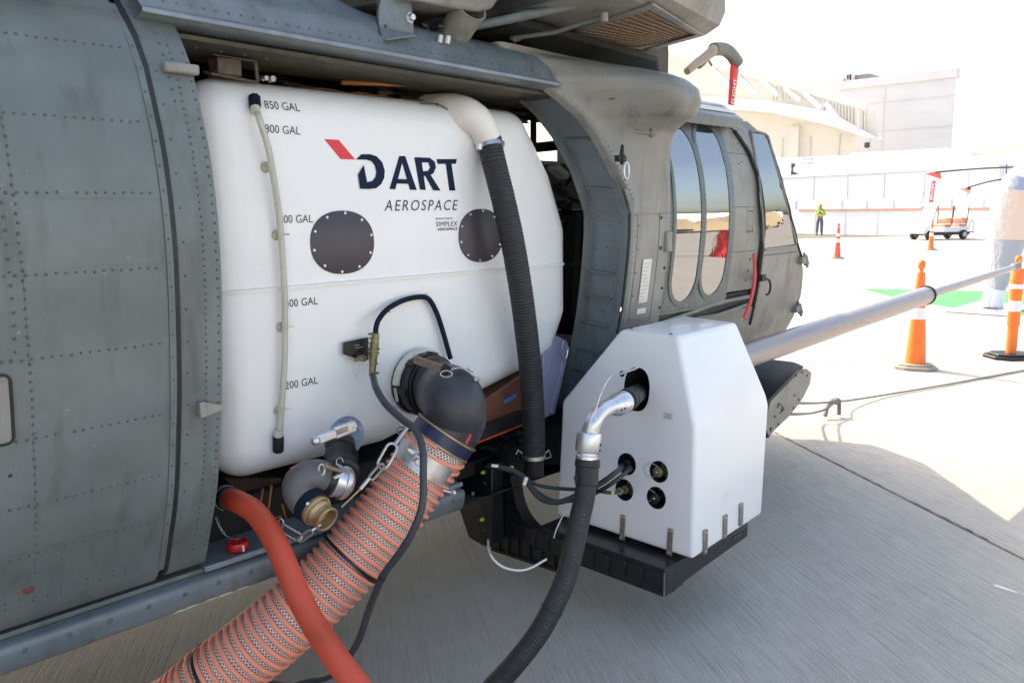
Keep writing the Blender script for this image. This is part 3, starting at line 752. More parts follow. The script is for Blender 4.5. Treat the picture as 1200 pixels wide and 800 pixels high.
# cockpit door
xd = lambda z: lerp_tab([(.8,4.0),(1.2,3.98),(1.5,3.965),(1.75,3.93),(1.9,3.88),(2.0,3.80),(2.06,3.74)], z)
b = MB(); rows = []; NZ = 30
for i in range(NZ+1):
    z = .86+(2.06-.86)*i/NZ; a = xd(z); c = XM(z); n_ = pn(z)
    rows.append([Vector((a+(c-a)*k/8, py(z)+max(0, (a+(c-a)*k/8)-4.0)**2*.08, z)) for k in range(9)])
b.grid(rows); cdoor = b.build('cockpit_door', M['paint_bounce'], heli, smooth=50)
def ondoor(x, z, off=0): return Vector((x, py(z)+max(0, x-4.0)**2*.08, z))+pn(z)*off
b = MB(); b.tube([ondoor(xd(z)-.006, z, .002) for z in [1.0+i*.05 for i in range(21)]], .009, 8); b.build('door_seal', M['seal'], cdoor)
b = MB(); b.tube([ondoor(XM(z)-.004, z, .001) for z in [1.32+i*.035 for i in range(20)]], .007, 8); b.build('windscreen_post', M['seal'], cdoor)
# its window
wpts = [(879.5,154),(884,153.5),(896,157),(899,160),(915,218),(932,284),(931,288),(927,289),(897,292.5),(894,290),(893,255),(889,212),(880,160)]
W = [meet(*q_, .003) for q_ in wpts]
off = Vector((0,-.004,0)); rows = []
Le = [(880,156),(885,185),(889,212),(892,250),(894.5,291)]; Ri = [(897.5,158),(906,188),(915,218),(924,252),(931,286)]
def along(L, t):
    k = min(int(t*4), 3); u = t*4-k; return (L[k][0]+(L[k+1][0]-L[k][0])*u, L[k][1]+(L[k+1][1]-L[k][1])*u)
for i in range(21):
    a, e = along(Le, i/20), along(Ri, i/20); rows.append([meet(a[0]+(e[0]-a[0])*k/6, a[1]+(e[1]-a[1])*k/6, .006) for k in range(7)])
b = MB(); b.grid(rows); dw = b.build('door_window', M['glass'], cdoor, smooth=60)
b = MB(); W2 = [p+off*1.2 for p in W]; b.tube(W2+[W2[0], W2[1]], .0065, 6, False); b.build('window_frame', M['paint_bounce'], cdoor)
b = MB(); 
def dl(a, c, n_=24): return [Vector(a)+(Vector(c)-Vector(a))*k/n_ for k in range(n_+1)]
for p in dl(W[8]+Vector((.0,0,-.03)), W[6]+Vector((.05,0,-.035)), 26): b.dome(ondoor(p.x, p.z, .001), (0,-1,0), .004, .002, 6)
for z in [1.05+i*.04 for i in range(24)]: b.dome(ondoor(xd(z)+.025, z, .001), (0,-1,0), .003, .002, 6)
b.build('rivets', M['rivet'], cdoor, kind='stuff')
b = MB(); h0 = at(893,326,y=-.16); h1 = at(901,328,y=-.16); b.box((-.02,-.012,-.015),(.022,.03,.018), Matrix.Translation(h0)); b.tube(smooth_path([h0, h1, at(903,336,y=-.17), at(901,344,y=-.16), at(898,345,y=-.16)], .01), .006, 8); b.build('door_handle', M['seal'], cdoor)
for (q_, s_) in (((937,305),1), ((930,362),.9)):
    b = MB(); c = meet(*q_)+Vector((.012,-.012,0)); b.box((-.04,-.02,-.018),(.03,.03,.02), Matrix.Translation(c)); b.lathe([(.016,-.03),(.016,.03)], c+Vector((.02,-.01,0)), (0,.3,1), 10); b.lathe([(.008,-.045),(.008,.045)], c+Vector((.02,-.01,0)), (0,.3,1), 8)
    b.build('hinge', M['paint_bounce'], cdoor, bevel=.003)
# nose ahead of the door (turns inboard at once) and chin under it
b = MB(); rows = []
for i in range(20):
    z = .86+(2.06-.86)*i/19; x = XM(z); p0 = Vector((x, py(z)+max(0, x-4.0)**2*.08, z)); k = math.sin((z-.86)/1.2*math.pi)
    xn = 5.75-1.6*max(0, (z-1.2)/.9)**1.3-.5*max(0, (1.2-z))
    rows.append([p0, Vector((x+.12, p0.y+.1, z)), Vector((catm(x, xn, .55), .42, z)), Vector((catm(x, xn, .85), .72, z)), Vector((xn, 1.05, z)), Vector((catm(x, xn, .55), 1.7, z)), Vector((x, 2.2, z))])
b.grid([r_[:5] for r_ in rows]); b.grid([r_[4:] for r_ in rows[:18]]); b.build('nose', M['paint'], heli, smooth=50)
b = MB(); rows = []
for k in range(10):
    x = 3.6+(4.36-3.6)*k/9; z = max(zlow(x), .84) if x < 4 else .86; rows.append([Vector((x, py(z)+.003, z)), Vector((x, py(z)+.12, z-.05)), Vector((x, .5, z-.08)), Vector((x, 1.0, z-.08))])
b.grid(rows); b.build('chin', M['paint_bounce'], heli)
# rotor head mass and roof for the shadow the aircraft throws
b = MB(); rows = []
for x, h in ((-4, 2.6), (-1, 2.85), (1, 2.95), (2.6, 2.9), (3.3, 2.6), (4.05, 2.3)):
    rows.append([Vector((x, .45, 2.2)), Vector((x, .62, h)), Vector((x, 1.6, h)), Vector((x, 2.1, 2.2))])
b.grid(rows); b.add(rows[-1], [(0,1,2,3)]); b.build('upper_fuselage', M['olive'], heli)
# red strap hanging beside the cockpit door
b = MB(); s_ = [at(883,297,y=-.165), at(884,325,y=-.17), at(879,352,y=-.18), at(871,375,y=-.19)]; s_ = smooth_path(s_, .02)
rows = [[p+Vector((-.012-.006*i/len(s_),0,0)), p+Vector((.010+.006*i/len(s_),-.004,0))] for i, p in enumerate(s_)]
b.grid(rows); rs = b.build('warning_strap', M['redgloss'], None, smooth=60); md = rs.modifiers.new('thick', 'SOLIDIFY'); md.thickness = .003
tag(rs, 'narrow red strap hanging beside the cockpit door of the helicopter', 'strap')
b = MB(); b.dome(at(870,374,y=-.198), (0,-1,0), .008, .004, 10); b.build('grommet', M['brass'], rs)

# refuelling boom
b = MB(); A = Vector((3.0, -.3, .905)); B_ = at(1085, 346, y=-.3); C_ = at(1188, 313.5, y=-.3)
d1 = (B_-A).normalized()
b.lathe([(.0,0),(.061,0),(.061,(B_-A).length-.01),(.066,(B_-A).length-.008),(.066,(B_-A).length+.012),(.05,(B_-A).length+.014),(.036,(B_-A).length+.03)], A, d1, 32)
pr = b.build('refuelling_boom', M['probe'], heli)
b = MB(); b.lathe([(.0675,-.01),(.069,0),(.0675,.014)], B_, d1, 32); b.build('collar', M['seal'], pr)
b = MB(); d2 = (C_-B_).normalized(); b.lathe([(.033,0),(.030,(C_-B_).length*.5),(.027,(C_-B_).length)], B_, d2, 24); b.build('inner_tube', M['probe'], pr)
b = MB(); b.lathe([(.027,0),(.036,.01),(.036,.05),(.022,.06),(.022,.12),(.03,.13),(.03,.16),(.0,.17)], C_, d2, 20); b.tube([C_+Vector((.06,-.02,.03)), C_+Vector((.1,-.03,.055)), C_+Vector((.13,-.02,.03))], .008, 8); b.build('boom_tip', M['paint_bounce'], pr)

# landing gear fairing behind the pod + wheel
f2 = [(903,470),(925,447),(938,434),(946,432),(951,436),(950,449),(941,467),(926,487),(908,504),(902,512),(896,500)]
YF = -.22
face = [at(*q_, y=YF) for q_ in f2]
b = MB(); b.prism(face, (0, .02, 0)); gf_ = b.build('gear_fairing', M['paint_bounce'], heli, bevel=.004)
b = MB(); in_ = [at(868,419,y=.25), at(905,421,y=.28), at(930,424,y=.25), at(944,430,y=.1)]
out_ = [at(896,482,y=YF-.004), at(903,470,y=YF-.004), at(925,447,y=YF-.004), at(940,432.5,y=YF-.004)]
b.grid([out_, [catm(a, c, .35)+Vector((0,0,.012)) for a, c in zip(out_, in_)], [catm(a, c, .7)+Vector((0,0,.008)) for a, c in zip(out_, in_)], in_]); b.build('gear_top', M['navytop'], gf_, smooth=60)
b = MB(); pts_ = [at(*q_, y=YF-.001) for q_ in ((933,440),(940,436),(946,440),(931,463),(936,468),(930,478),(908,488),(912,497),(916,480))]
for p in pts_: b.dome(p, (0,-1,0), .008, .003, 8)
b.build('screws', M['seal'], gf_, kind='stuff')
b = MB(); q0 = [at(*q_, y=YF-.002) for q_ in ((911,478),(913,472),(917,476),(919,480),(914,484))]; 
for a, c in zip(q0, q0[1:]): b.bar(a, c, .006, .002)
b.build('stencil', M['rivet'], gf_, kind='stuff')
b = MB(); b.lathe([(.0,0),(.03,.005),(.04,.02),(.04,.06),(.03,.07),(.0,.07)], at(903,507,y=YF), (0,1,.2), 14); b.build('strut_end', M['navytop'], gf_)
b = MB(); b.lathe([(.0,-.1),(.2,-.1),(.3,-.09),(.34,-.05),(.34,.05),(.3,.09),(.2,.1),(.0,.1)], (3.75,.55,.335), (0,1,0), 40); wh = b.build('wheel', M['rubber'], heli)
b = MB(); b.lathe([(.0,-.115),(.06,-.115),(.07,-.1),(.17,-.1),(.18,-.09)], (3.75,.55,.335), (0,1,0), 24); b.build('rim', M['paint_bounce'], wh)
b = MB(); b.bar((3.75,.3,.34), (3.4,.45,.75), .12, .12); b.build('gear_strut', M['paint_bounce'], heli, bevel=.02)
b = MB(); b.box((2.85,.2,.5),(3.45,.4,.95)); b.build('gear_well', M['void'], heli)

# cabin clutter, seen in the gap above, ahead of and below the tank
b = MB(); b.tube(smooth_path([at(400,97,y=.30), at(480,99,y=.26), at(560,99,y=.22), at(620,105,y=.18), at(668,116,y=.16)], .04), .0085, 10); amb = b.build('amber_pipe', M['pipe'], heli)
b = MB(); b.lathe([(.012,-.004),(.012,.004)], at(560,99,y=.22), (1,-.1,0), 12); b.build('clip', M['steel'], amb)
b = MB()
random.seed(11)
for i in range(70):
    px = random.uniform(232, 640); yy = 62+(px-232)*.12+random.uniform(8, 34); p = at(px, yy, y=random.uniform(.38, .7))
    b.bar(p, p+Vector((random.uniform(.03,.2), random.uniform(-.02,.02), random.uniform(-.015,.015))), random.uniform(.005,.018))
b.build('cabin_wiring', M['olive'], heli, kind='stuff')
b = MB()
for i in range(5):
    b.tube(smooth_path([Vector((1.55+k*.12, .3+i*.012+random.uniform(-.01,.01), 2.03+random.uniform(-.012,.012))) for k in range(7)], .03), .0035, 6)
b.build('copper_wires', M['brown'], heli, kind='stuff')
b = MB(); c = at(263,82,y=.2); b.box((-.035,-.03,-.018),(.04,.03,.03), Matrix.Translation(c)); b.bar(c+Vector((-.06,-.03,-.02)), c+Vector((.09,-.03,-.03)), .008); b.bar(c+Vector((.09,-.03,-.03)), c+Vector((.085,-.03,.03)), .008, .012); b.bar(c+Vector((-.05,-.03,.035)), c+Vector((.09,-.03,.03)), .006)
b.build('latch_bracket', M['bracketbrown'], heli, bevel=.003)
b = MB(); c = at(318,93,y=.13); b.lathe([(.009,-.01),(.009,.012)], c, (0,-1,0), 10); b.lathe([(.007,-.01),(.007,.012)], c+Vector((-.022,0,0)), (0,-1,0), 10); b.build('roof_studs', M['slotgrey'], heli)
b = MB(); c = at(625,124,y=.42); b.tube(smooth_path([c+Vector((-.035,0,.05)), c+Vector((-.038,0,0)), c+Vector((0,0,-.04)), c+Vector((.038,0,0)), c+Vector((.035,0,.05))], .01), .006, 8)
b.bar(c+Vector((0,0,-.04)), c+Vector((.02,.02,-.26)), .03, .012); b.bar(c+Vector((.02,.02,-.2)), c+Vector((-.04,.05,-.32)), .014, .012); b.build('cargo_hook', M['seal'], heli)
b = MB(); b.bar((4.15,.4,2.05),(4.15,2.1,2.03), .1, .05); b.bar((3.6,.5,1.98),(3.6,2.0,1.96), .05, .04); b.build('overhead_frames', M['olive'], heli)
# crew seats seen through the gap
for (cx, cy) in ((3.3, .62), (3.5, 1.45)):
    b = MB(); b.box((cx-.02, cy-.2, 1.0), (cx+.07, cy+.2, 1.62)); st_ = b.build('crew_seat', M['black'], heli, bevel=.03)
    b = MB(); b.box((cx, cy-.2, .95), (cx+.42, cy+.2, 1.05)); b.build('seat_cushion', M['black'], st_, bevel=.03)
    b = MB(); b.bar((cx-.03, cy-.1, 1.6), (cx-.03, cy-.06, 1.05), .035, .01); b.bar((cx-.04, cy+.1, 1.62), (cx-.03, cy+.06, 1.05), .035, .01); b.build('harness', M['cable'], st_)
for (q_, sc_) in (((656,200),1.0), ((660,222),.8), ((664,240),.6)):
    c = at(*q_, y=.62); b = MB(); b.box((-.05*sc_,-.02,-.02), (.06*sc_,.05,.018), Matrix.Translation(c) @ Matrix.Rotation(.5, 4, 'Y')); b.build('headrest_pad', M['labelw'] if sc_ == 1 else M['cable'], heli, bevel=.01)
b = MB()
for i in range(40):
    p = at(random.uniform(650, 676), random.uniform(190, 420), y=random.uniform(.45,.9)); b.bar(p, p+Vector((random.uniform(-.1,.1), random.uniform(-.1,.1), random.uniform(-.04,.04))), random.uniform(.006,.02))
b.build('cockpit_fittings', M['black'], heli, kind='stuff')
# folded lavender grey panel at the foot of the jamb
b = MB(); b.prism([at(636,414,y=.16), at(650,392,y=.16), at(662,398,y=.16), at(659,430,y=.16), at(647,486,y=.16), at(638,490,y=.16)], (0,.05,0)); b.prism([at(664,402,y=.14), at(668,408,y=.14), at(650,486,y=.14), at(646,484,y=.14)], (0,.03,0)); b.build('folded_panel', M['lav'], heli, bevel=.004)
b = MB(); cc = at(662,410,y=.12); b.tube([cc+Vector((math.cos(a)*.018,0,math.sin(a)*.04)) for a in [i*math.pi/8 for i in range(17)]], .004, 6, False); b.build('panel_ring', M['alu'], heli)

# ================================================================== TANK
Y0 = .15; RC = .11
core = [(1.115+RC,.775+RC),(1.74,.775+RC),(2.60,.955+RC),(2.775-RC,1.19),(2.775-RC,1.52),(2.69-RC,1.72),(2.44,2.022-RC),(1.10+RC,2.022-RC)]
# outline = core polygon swollen by a radius, so every inset ring stays clean
def ring_out(rad, n=8):
    pts = []; m = len(core)
    for i in range(m):
        a = Vector(core[i-1]); c = Vector(core[i]); e = Vector(core[(i+1) % m])
        d0 = (c-a).normalized(); d1 = (e-c).normalized(); n0 = Vector((d0.y, -d0.x)); n1 = Vector((d1.y, -d1.x))
        a0 = math.atan2(n0.y, n0.x); a1 = math.atan2(n1.y, n1.x)
        if a1 < a0: a1 += 2*math.pi
        for k in range(n+1):
            t = a0+(a1-a0)*k/n; pts.append((c.x+math.cos(t)*rad, c.y+math.sin(t)*rad))
        L = (e-c).length; q = Vector((e.x, e.y))
        for k in range(1, 6): pts.append((c.x+(e.x-c.x)*k/6+n1.x*rad, c.y+(e.y-c.y)*k/6+n1.y*rad))
    return pts
def dist_core(x, z):
    """distance outside the core polygon (0 inside)"""
    p = Vector((x, z)); best = 9; inside = True; m = len(core)
    for i in range(m):
        a = Vector(core[i]); c = Vector(core[(i+1) % m]); e = c-a; nn = Vector((e.y, -e.x)).normalized()
        if (p-a).dot(nn) > 0: inside = False
        t = max(0, min(1, (p-a).dot(e)/e.length_squared)); best = min(best, (p-(a+e*t)).length)
    return 0 if inside else best
def face_y(x, z):
    d = min(dist_core(x, z), RC-.001); return Y0+RC-math.sqrt(RC*RC-d*d) if d > 0 else Y0
tank = thing('water_tank', (1.9, .9, .58), 'big white plastic water tank filling the open side door of the helicopter', 'tank')
b = MB(); rows = []
for d in [RC*k for k in (0, .2, .42, .57, .71, .82, .90, .957, .986, 1)]:
    rows.append([Vector((x, Y0+RC-math.sqrt(max(0, RC*RC-d*d)), z)) for x, z in ring_out(d if d else .0001)])
for yy in (.32, .4, .8, 1.3): rows.append([Vector((x, yy, z)) for x, z in ring_out(RC)])
b.grid(rows, True); N = len(rows[0]); b.f.append(tuple(range(N))); b.m.append(0); b.f.append(tuple(range(len(rows)*N-N, len(rows)*N))); b.m.append(0)
shell = b.build('shell', M['white'], tank, smooth=40)
# moulded seam
b = MB(); path = []
xs = [1.11+i*.03 for i in range(56)]+[2.774]
rows = []
for x in xs:
    yy = face_y(x, 1.385); rows.append([Vector((x, yy+.003, 1.379)), Vector((x, yy-.009, 1.380)), Vector((x, yy-.010, 1.388)), Vector((x, yy+.003, 1.393))])
for yy in (.3, .5, .8): rows.append([Vector((2.77, yy, 1.379)), Vector((2.786, yy, 1.381)), Vector((2.786, yy, 1.388)), Vector((2.77, yy, 1.391))])
b.grid(rows); b.build('moulded_seam', M['white'], tank, smooth=50)
b = MB(); b.box((2.765, .25, 1.376), (2.80, .30, 1.393)); b.build('seam_tab', M['white'], tank)

# inspection covers
def cover(cx, cz, rx, rz, nb):
    pts = []
    for k in range(40):
        a = 2*math.pi*k/40; x = math.cos(a); z = math.sin(a); n_ = 2.25
        r_ = 1/((abs(x)**n_+abs(z)**n_)**(1/n_)); pts.append((cx+x*r_*rx, cz+z*r_*rz))
    f = lambda y_, s: [Vector((cx+(x-cx)*s, y_, cz+(z-cz)*s)) for x, z in pts]
    b = MB(); b.grid([f(Y0+.002, 1), f(Y0-.003, 1), f(Y0-.004, .985)], True); b.f.append(tuple(range(80, 120))); b.m.append(0)
    c = b.build('inspection_cover', M['cover'], tank)
    for k in range(nb):
        a = 2*math.pi*(k+.35)/nb; bb = MB(); bb.dome((cx+math.cos(a)*rx*.93, Y0-.004, cz+math.sin(a)*rz*.93), (0,-1,0), .0062, .003, 10)
        bb.build('bolt', M['alu'], c)
cover(1.576, 1.52, .126, .105, 10); cover(2.215, 1.523, .118, .103, 10)

# decals drawn on the tank face
def decal(polys, m, name, scale=None, th=.0006):
    b = MB()
    for k, pl in enumerate(polys):
        o = .0012+k*.00035; pts = []
        for q in pl:
            p = at(q[0], q[1], y=Y0); yy = face_y(p.x, p.z)
            p = at(q[0], q[1], y=yy-o); pts.append(p)
        b.add(pts, [tuple(range(len(pts)))])
    return b.build(name, m, tank, smooth=0)
z2 = lambda L: [(x/3.3333+400, y_/3.3333+80) for x, y_ in L]
z1 = lambda L: [(x/3.3333+220, y_/3.3333+80) for x, y_ in L]
decal([z1([(533,277),(590,280),(655,357),(597,355)])], M['inkred'], 'logo_flash')
Dout = [(57,357),(78,336),(112,336),(138,344),(160,367),(170,400),(168,428),(156,453),(136,469),(108,472),(74,471)]
Din = [(57,357),(80,357),(100,358),(118,364),(131,380),(137,404),(133,426),(121,441),(105,445),(101,446),(100,446)]
dq = [[Dout[i], Dout[i+1], Din[i+1], Din[i]] for i in range(len(Dout)-2)]
dq[0] = [(57,357),(78,336),(112,336),(100,358)]; dq.pop(1)
dq.append([(74,471),(66,415),(88,378),(101,446)]); dq.append([(74,471),(101,445),(121,441),(108,472)])
letters = {
 'letter_d': dq,
 'letter_a': [[(188,472),(226,343),(245,343),(211,473)], [(230,343),(250,344),(295,476),(268,475)], [(212,432),(262,434),(266,452),(208,450)]],
 'letter_r': [[(285,348),(312,348),(330,476),(307,474)], [(285,348),(345,350),(352,369),(311,368)], [(345,350),(365,365),(370,388),(360,410),(345,420),(338,402),(347,388),(340,369)], [(316,402),(340,402),(348,420),(320,421)], [(326,418),(350,418),(388,478),(360,477)]],
 'letter_t': [[(372,355),(452,355),(447,374),(376,374)], [(408,370),(430,370),(446,478),(422,478)]]}
for k, v in letters.items(): decal([z2(p) for p in v], M['ink'], k)

def text_mesh(s, bold=0, shear=0, space=1.0):
    cu = bpy.data.curves.new('t', 'FONT'); cu.body = s; cu.size = 1; cu.offset = bold; cu.shear = shear; cu.space_character = space; cu.resolution_u = 3
    o = bpy.data.objects.new('t', cu); COL.objects.link(o); bpy.context.view_layer.update()
    me = bpy.data.meshes.new_from_object(o.evaluated_get(bpy.context.evaluated_depsgraph_get()))
    vs = [tuple(v.co) for v in me.vertices]; fs = [tuple(p.vertices) for p in me.polygons]
    bpy.data.objects.remove(o); bpy.data.meshes.remove(me); bpy.data.curves.remove(cu)
    x0 = min(v[0] for v in vs); x1 = max(v[0] for v in vs); y0 = min(v[1] for v in vs); y1 = max(v[1] for v in vs)
    return [((v[0]-x0)/(x1-x0), (v[1]-y0)/(y1-y0)) for v in vs], fs
def text_on(name, s, m, parent, fn, **kw):
    vs, fs = text_mesh(s, **kw); b = MB(); b.add([fn(u, v) for u, v in vs], fs); return b.build(name, m, parent, smooth=0)
def tank_fn(x0, z0, w_, h, dz=0):
    def fn(u, v):
        x = x0+u*w_; z = z0+v*h+dz*u; return Vector((x, face_y(x, z)-.0014, z))
    return fn
text_on('lettering', 'AEROSPACE', M['inkblk'], tank, tank_fn(1.752, 1.622, .345, .038), shear=.22, space=1.25)
text_on('lettering', 'SIMPLEX', M['inkblk'], tank, tank_fn(1.985, 1.563, .108, .018), space=1.05, shear=.15)
text_on('lettering', 'MANUFACTURED BY', M['inkblk'], tank, tank_fn(1.985, 1.588, .085, .007))
text_on('lettering', 'AEROSPACE', M['inkblk'], tank, tank_fn(1.99, 1.548, .103, .010), bold=.02, shear=.2)
for s, x, z in (('850 GAL', 1.318, 1.934), ('800 GAL', 1.312, 1.862), ('600 GAL', 1.342, 1.588), ('400 GAL', 1.345, 1.322), ('200 GAL', 1.33, 1.058)):
    text_on('gauge_mark', s, M['inkblk'], tank, tank_fn(x, z, .122, .025, 0))

# sight tube
def tp(px, py_, off=.03):
    p = at(px, py_, y=Y0); return at(px, py_, y=face_y(p.x, p.z)-off)
b = MB(); sp_ = smooth_path([tp(299,124,.022), tp(306,146,.04), tp(314,172,.035), tp(321,210,.03), tp(327,252,.026), tp(331,300,.025), tp(333.5,345,.025), tp(334,390,.025), tp(333,430,.025), tp(330,475,.022), tp(327,515,.02)], .02)
b.tube(sp_, .0100, 14); sg = b.build('sight_tube', M['sight'], tank, smooth=60)
for q_, q2 in (((299,125),(298,114)), ((326,512),(326,528))):
    b = MB(); a = tp(*q_, .02); c = tp(*q2, .012); b.lathe([(.0,-.004),(.0165,-.004),(.018,0),(.018,(c-a).length),(.014,(c-a).length+.004),(0,(c-a).length+.004)], a, c-a, 8); b.build('tube_fitting', M['navytop'] if q_[1] < 200 else M['black'], sg)
    b = MB(); b.lathe([(.0145,-.022),(.0145,-.004)], a, c-a, 14); b.build('hose_clip', M['cream'], sg)
for q_ in ((311,196),(324,275),(329,383),(326,480)):
    b = MB(); c = tp(*q_, .0); b.lathe([(.017,-.001),(.017,.004),(.011,.010),(.0,.011)], c, (0,-1,0), 16); k = b.build('tube_clip', M['clip'], sg)
    if q_[0] != 311:
        b = MB(); c2 = tp(q_[0]+15, q_[1]-.5, .02); b.bar(tp(q_[0]+2, q_[1], .012), c2, .0035, .003); b.build('cable_tie', M['cream'] if q_[0] != 324 else M['seal'], sg)

# white duct elbow leaving the top of the tank
b = MB(); ctr = smooth_path([at(505,138,y=.33), at(530,133,y=.22), at(551,136,y=.14), at(565,148,y=.115), at(572,163,y=.11)], .02)
n = len(ctr); rad = [.09-.036*min(1, i/(n-1)*1.15) for i in range(n)]
b.tube(ctr, rad, 28); du = b.build('fill_duct', M['ductwhite'], tank, smooth=60)
b = MB(); pl = [at(483,113,y=.2), at(500,106,y=.2), at(540,107,y=.17), at(556,115,y=.13), at(560,160,y=.14), at(548,157,y=.14), at(530,146,y=.14), at(512,128,y=.14), at(500,122,y=.145)]
fl = [tp(492,121,.0015), tp(511,122,.0015), tp(525,129,.003), tp(537,144,.003), tp(548,153,.003), tp(560,158,.003)]
b.tube(smooth_path(fl, .01), .0022, 6); b.build('flange_line', M['inkblk'], du)
b = MB(); b.dome(tp(543.5,144,.004), (0,-1,0), .005, .003, 8); b.dome(tp(513,122,.004), (0,-1,0), .005, .003, 8); b.build('rivets', M['seal'], du)
# brown tank support under the sloped belly, black carrier below it
b = MB(); b.prism([at(536,520,y=.2), at(548,482,y=.2), at(612,438,y=.2), at(640,425,y=.2), at(640,470,y=.2), at(612,488,y=.2)], (0,.5,0)); sup = b.build('support_panel', M['brown'], tank, bevel=.004)
b = MB(); b.prism([at(591,469,y=.197), at(605,460.5,y=.197), at(605,465,y=.197), at(591.5,473,y=.197)], (0,.002,0)); b.build('blue_label', M['blue'], sup)
b = MB(); b.prism([at(530,515,y=.17), at(612,482,y=.17), at(660,475,y=.17), at(660,492,y=.17), at(612,497,y=.17), at(530,530,y=.17)], (0,.08,0)); b.build('carrier_beam', M['black'], tank, bevel=.004)
b = MB(); b.bar(at(545,524,y=.165), at(614,497,y=.165), .006, .006); b.build('carrier_strip', M['red'], tank)
b = MB(); random.seed(5)
for i in range(60):
    p = at(random.uniform(270, 420), random.uniform(560, 628), y=random.uniform(.35,.6)); b.bar(p, p+Vector((random.uniform(-.08,.08), random.uniform(-.05,.05), random.uniform(-.06,.06))), random.uniform(.006,.022))
for i in range(60):
    p = at(random.uniform(555, 655), random.uniform(500, 545), y=random.uniform(.22,.5)); p.z = max(p.z, .5); b.bar(p, p+Vector((random.uniform(-.1,.1), random.uniform(-.1,.1), random.uniform(-.05,.05))), random.uniform(.01,.03))
b.build('carrier_fittings', M['black'], tank, kind='stuff')
b = MB(); b.prism([at(262,560,y=.3), at(330,560,y=.3), at(322,600,y=.3), at(300,592,y=.3)], (0,.1,0)); b.build('underframe_plate', M['darkbrown'], tank)
b = MB()
for a, c in (((308,572),(303,600)), ((318,568),(314,598)), ((330,590),(340,625)), ((305,612),(330,604)), ((312,620),(345,610))): b.bar(at(*a,y=.26), at(*c,y=.26), .007, .007)
b.build('copper_straps', M['pipe'], tank)

# ================================================================== BLACK SNORKEL HOSE
snk = thing('snorkel_hose', at(572,165,y=.11), 'ribbed black hose running down from the white duct at the top of the tank', 'hose')
ctr = smooth_path([at(573,166,y=.108), at(580,195,y=.075), at(590,235,y=.05), at(601,285,y=.04), at(611,345,y=.04), at(618,400,y=.045), at(623,450,y=.05), at(625.5,500,y=.055), at(625.5,535,y=.06)], .0025)
b = MB(); b.tube(ctr, [.0465+.0013*math.sin(i*2*math.pi/5) for i in range(len(ctr))], 26); b.build('ribbed_hose', M['rubber'], snk, smooth=70)
b = MB(); d_ = (ctr[20]-ctr[0]).normalized(); b.lathe([(.044,-.03),(.05,-.028),(.051,.0),(.051,.012)], ctr[0], d_, 28); b.build('cuff', M['navy'], snk)
b = MB(); b.lathe([(.0505,.012),(.0525,.013),(.0525,.03),(.0505,.031)], ctr[0], d_, 28); b.box((-.008,-.008,-.01),(.008,.008,.01), Matrix.Translation(at(561,172,y=.06))); b.box((-.006,-.008,-.008),(.008,.008,.008), Matrix.Translation(at(591,168,y=.06))); b.build('hose_clamp', M['steel'], snk)
e_ = ctr[-1]; b = MB(); b.lathe([(.0475,-.012),(.0495,-.011),(.0495,.005),(.0475,.006)], e_, (0,0,-1), 28)
b.tube([at(612,531,y=-.0), at(607,527,y=-.0), at(605,532,y=-.0)], .003, 6); b.tube([at(639,531,y=.0), at(643,527,y=.0), at(646,535,y=.0), at(640,537,y=0)], .003, 6); b.build('lower_clamp', M['steel'], snk)
b = MB(); b.lathe([(.0,-.02),(.042,-.02),(.041,.075),(.039,.08),(.034,.08),(.034,.02),(.0,.02)], e_, (.02,0,-1), 28); b.build('spigot', M['black'], snk)

# ================================================================== ORANGE SUCTION HOSE WITH ELBOW
suc = thing('suction_hose', at(505,540,d=2.7), 'fat orange ribbed clear suction hose with dark elbow coupled to the tank side', 'hose')
fc = at(488,447,y=Y0)
b = MB(); b.lathe([(.0,0),(.118,0),(.120,.004),(.120,.022),(.116,.026),(.098,.026),(.098,.034),(.0,.034)], fc, (0,-1,0), 40); fg = b.build('flange', M['black'], suc, smooth=30)
b = MB(); b.prism([at(461,455,y=.122), at(464,454,y=.122), at(467,470,y=.122), at(464,471,y=.122)], (0,-.002,0)); b.build('flange_label', M['labelw'], fg)
b = MB()
def arcband(c, ax, r0, r1, a0, a1, h0, h1, n=18):
    ax = Vector(ax).normalized(); u = Vector((1,0,0)); v = ax.cross(u)*-1
    if v.z < 0: v = -v
    rows = []
    for k in range(n+1):
        a = R(a0+(a1-a0)*k/n); d = u*math.cos(a)+v*math.sin(a); rows.append([c+d*r0+ax*h0, c+d*r1+ax*h0, c+d*r1+ax*h1, c+d*r0+ax*h1])
    return rows
rr_ = arcband(fc, (0,-1,0), .112, .128, 50, 175, .018, .045); b.grid(rr_, True); b.add(rr_[0], [(0,1,2,3)]); b.add(rr_[-1], [(0,1,2,3)])
b.build('grey_yoke', M['cream'], fg, bevel=.003)
def D3(px, py_, d): return at(px, py_, d=d)
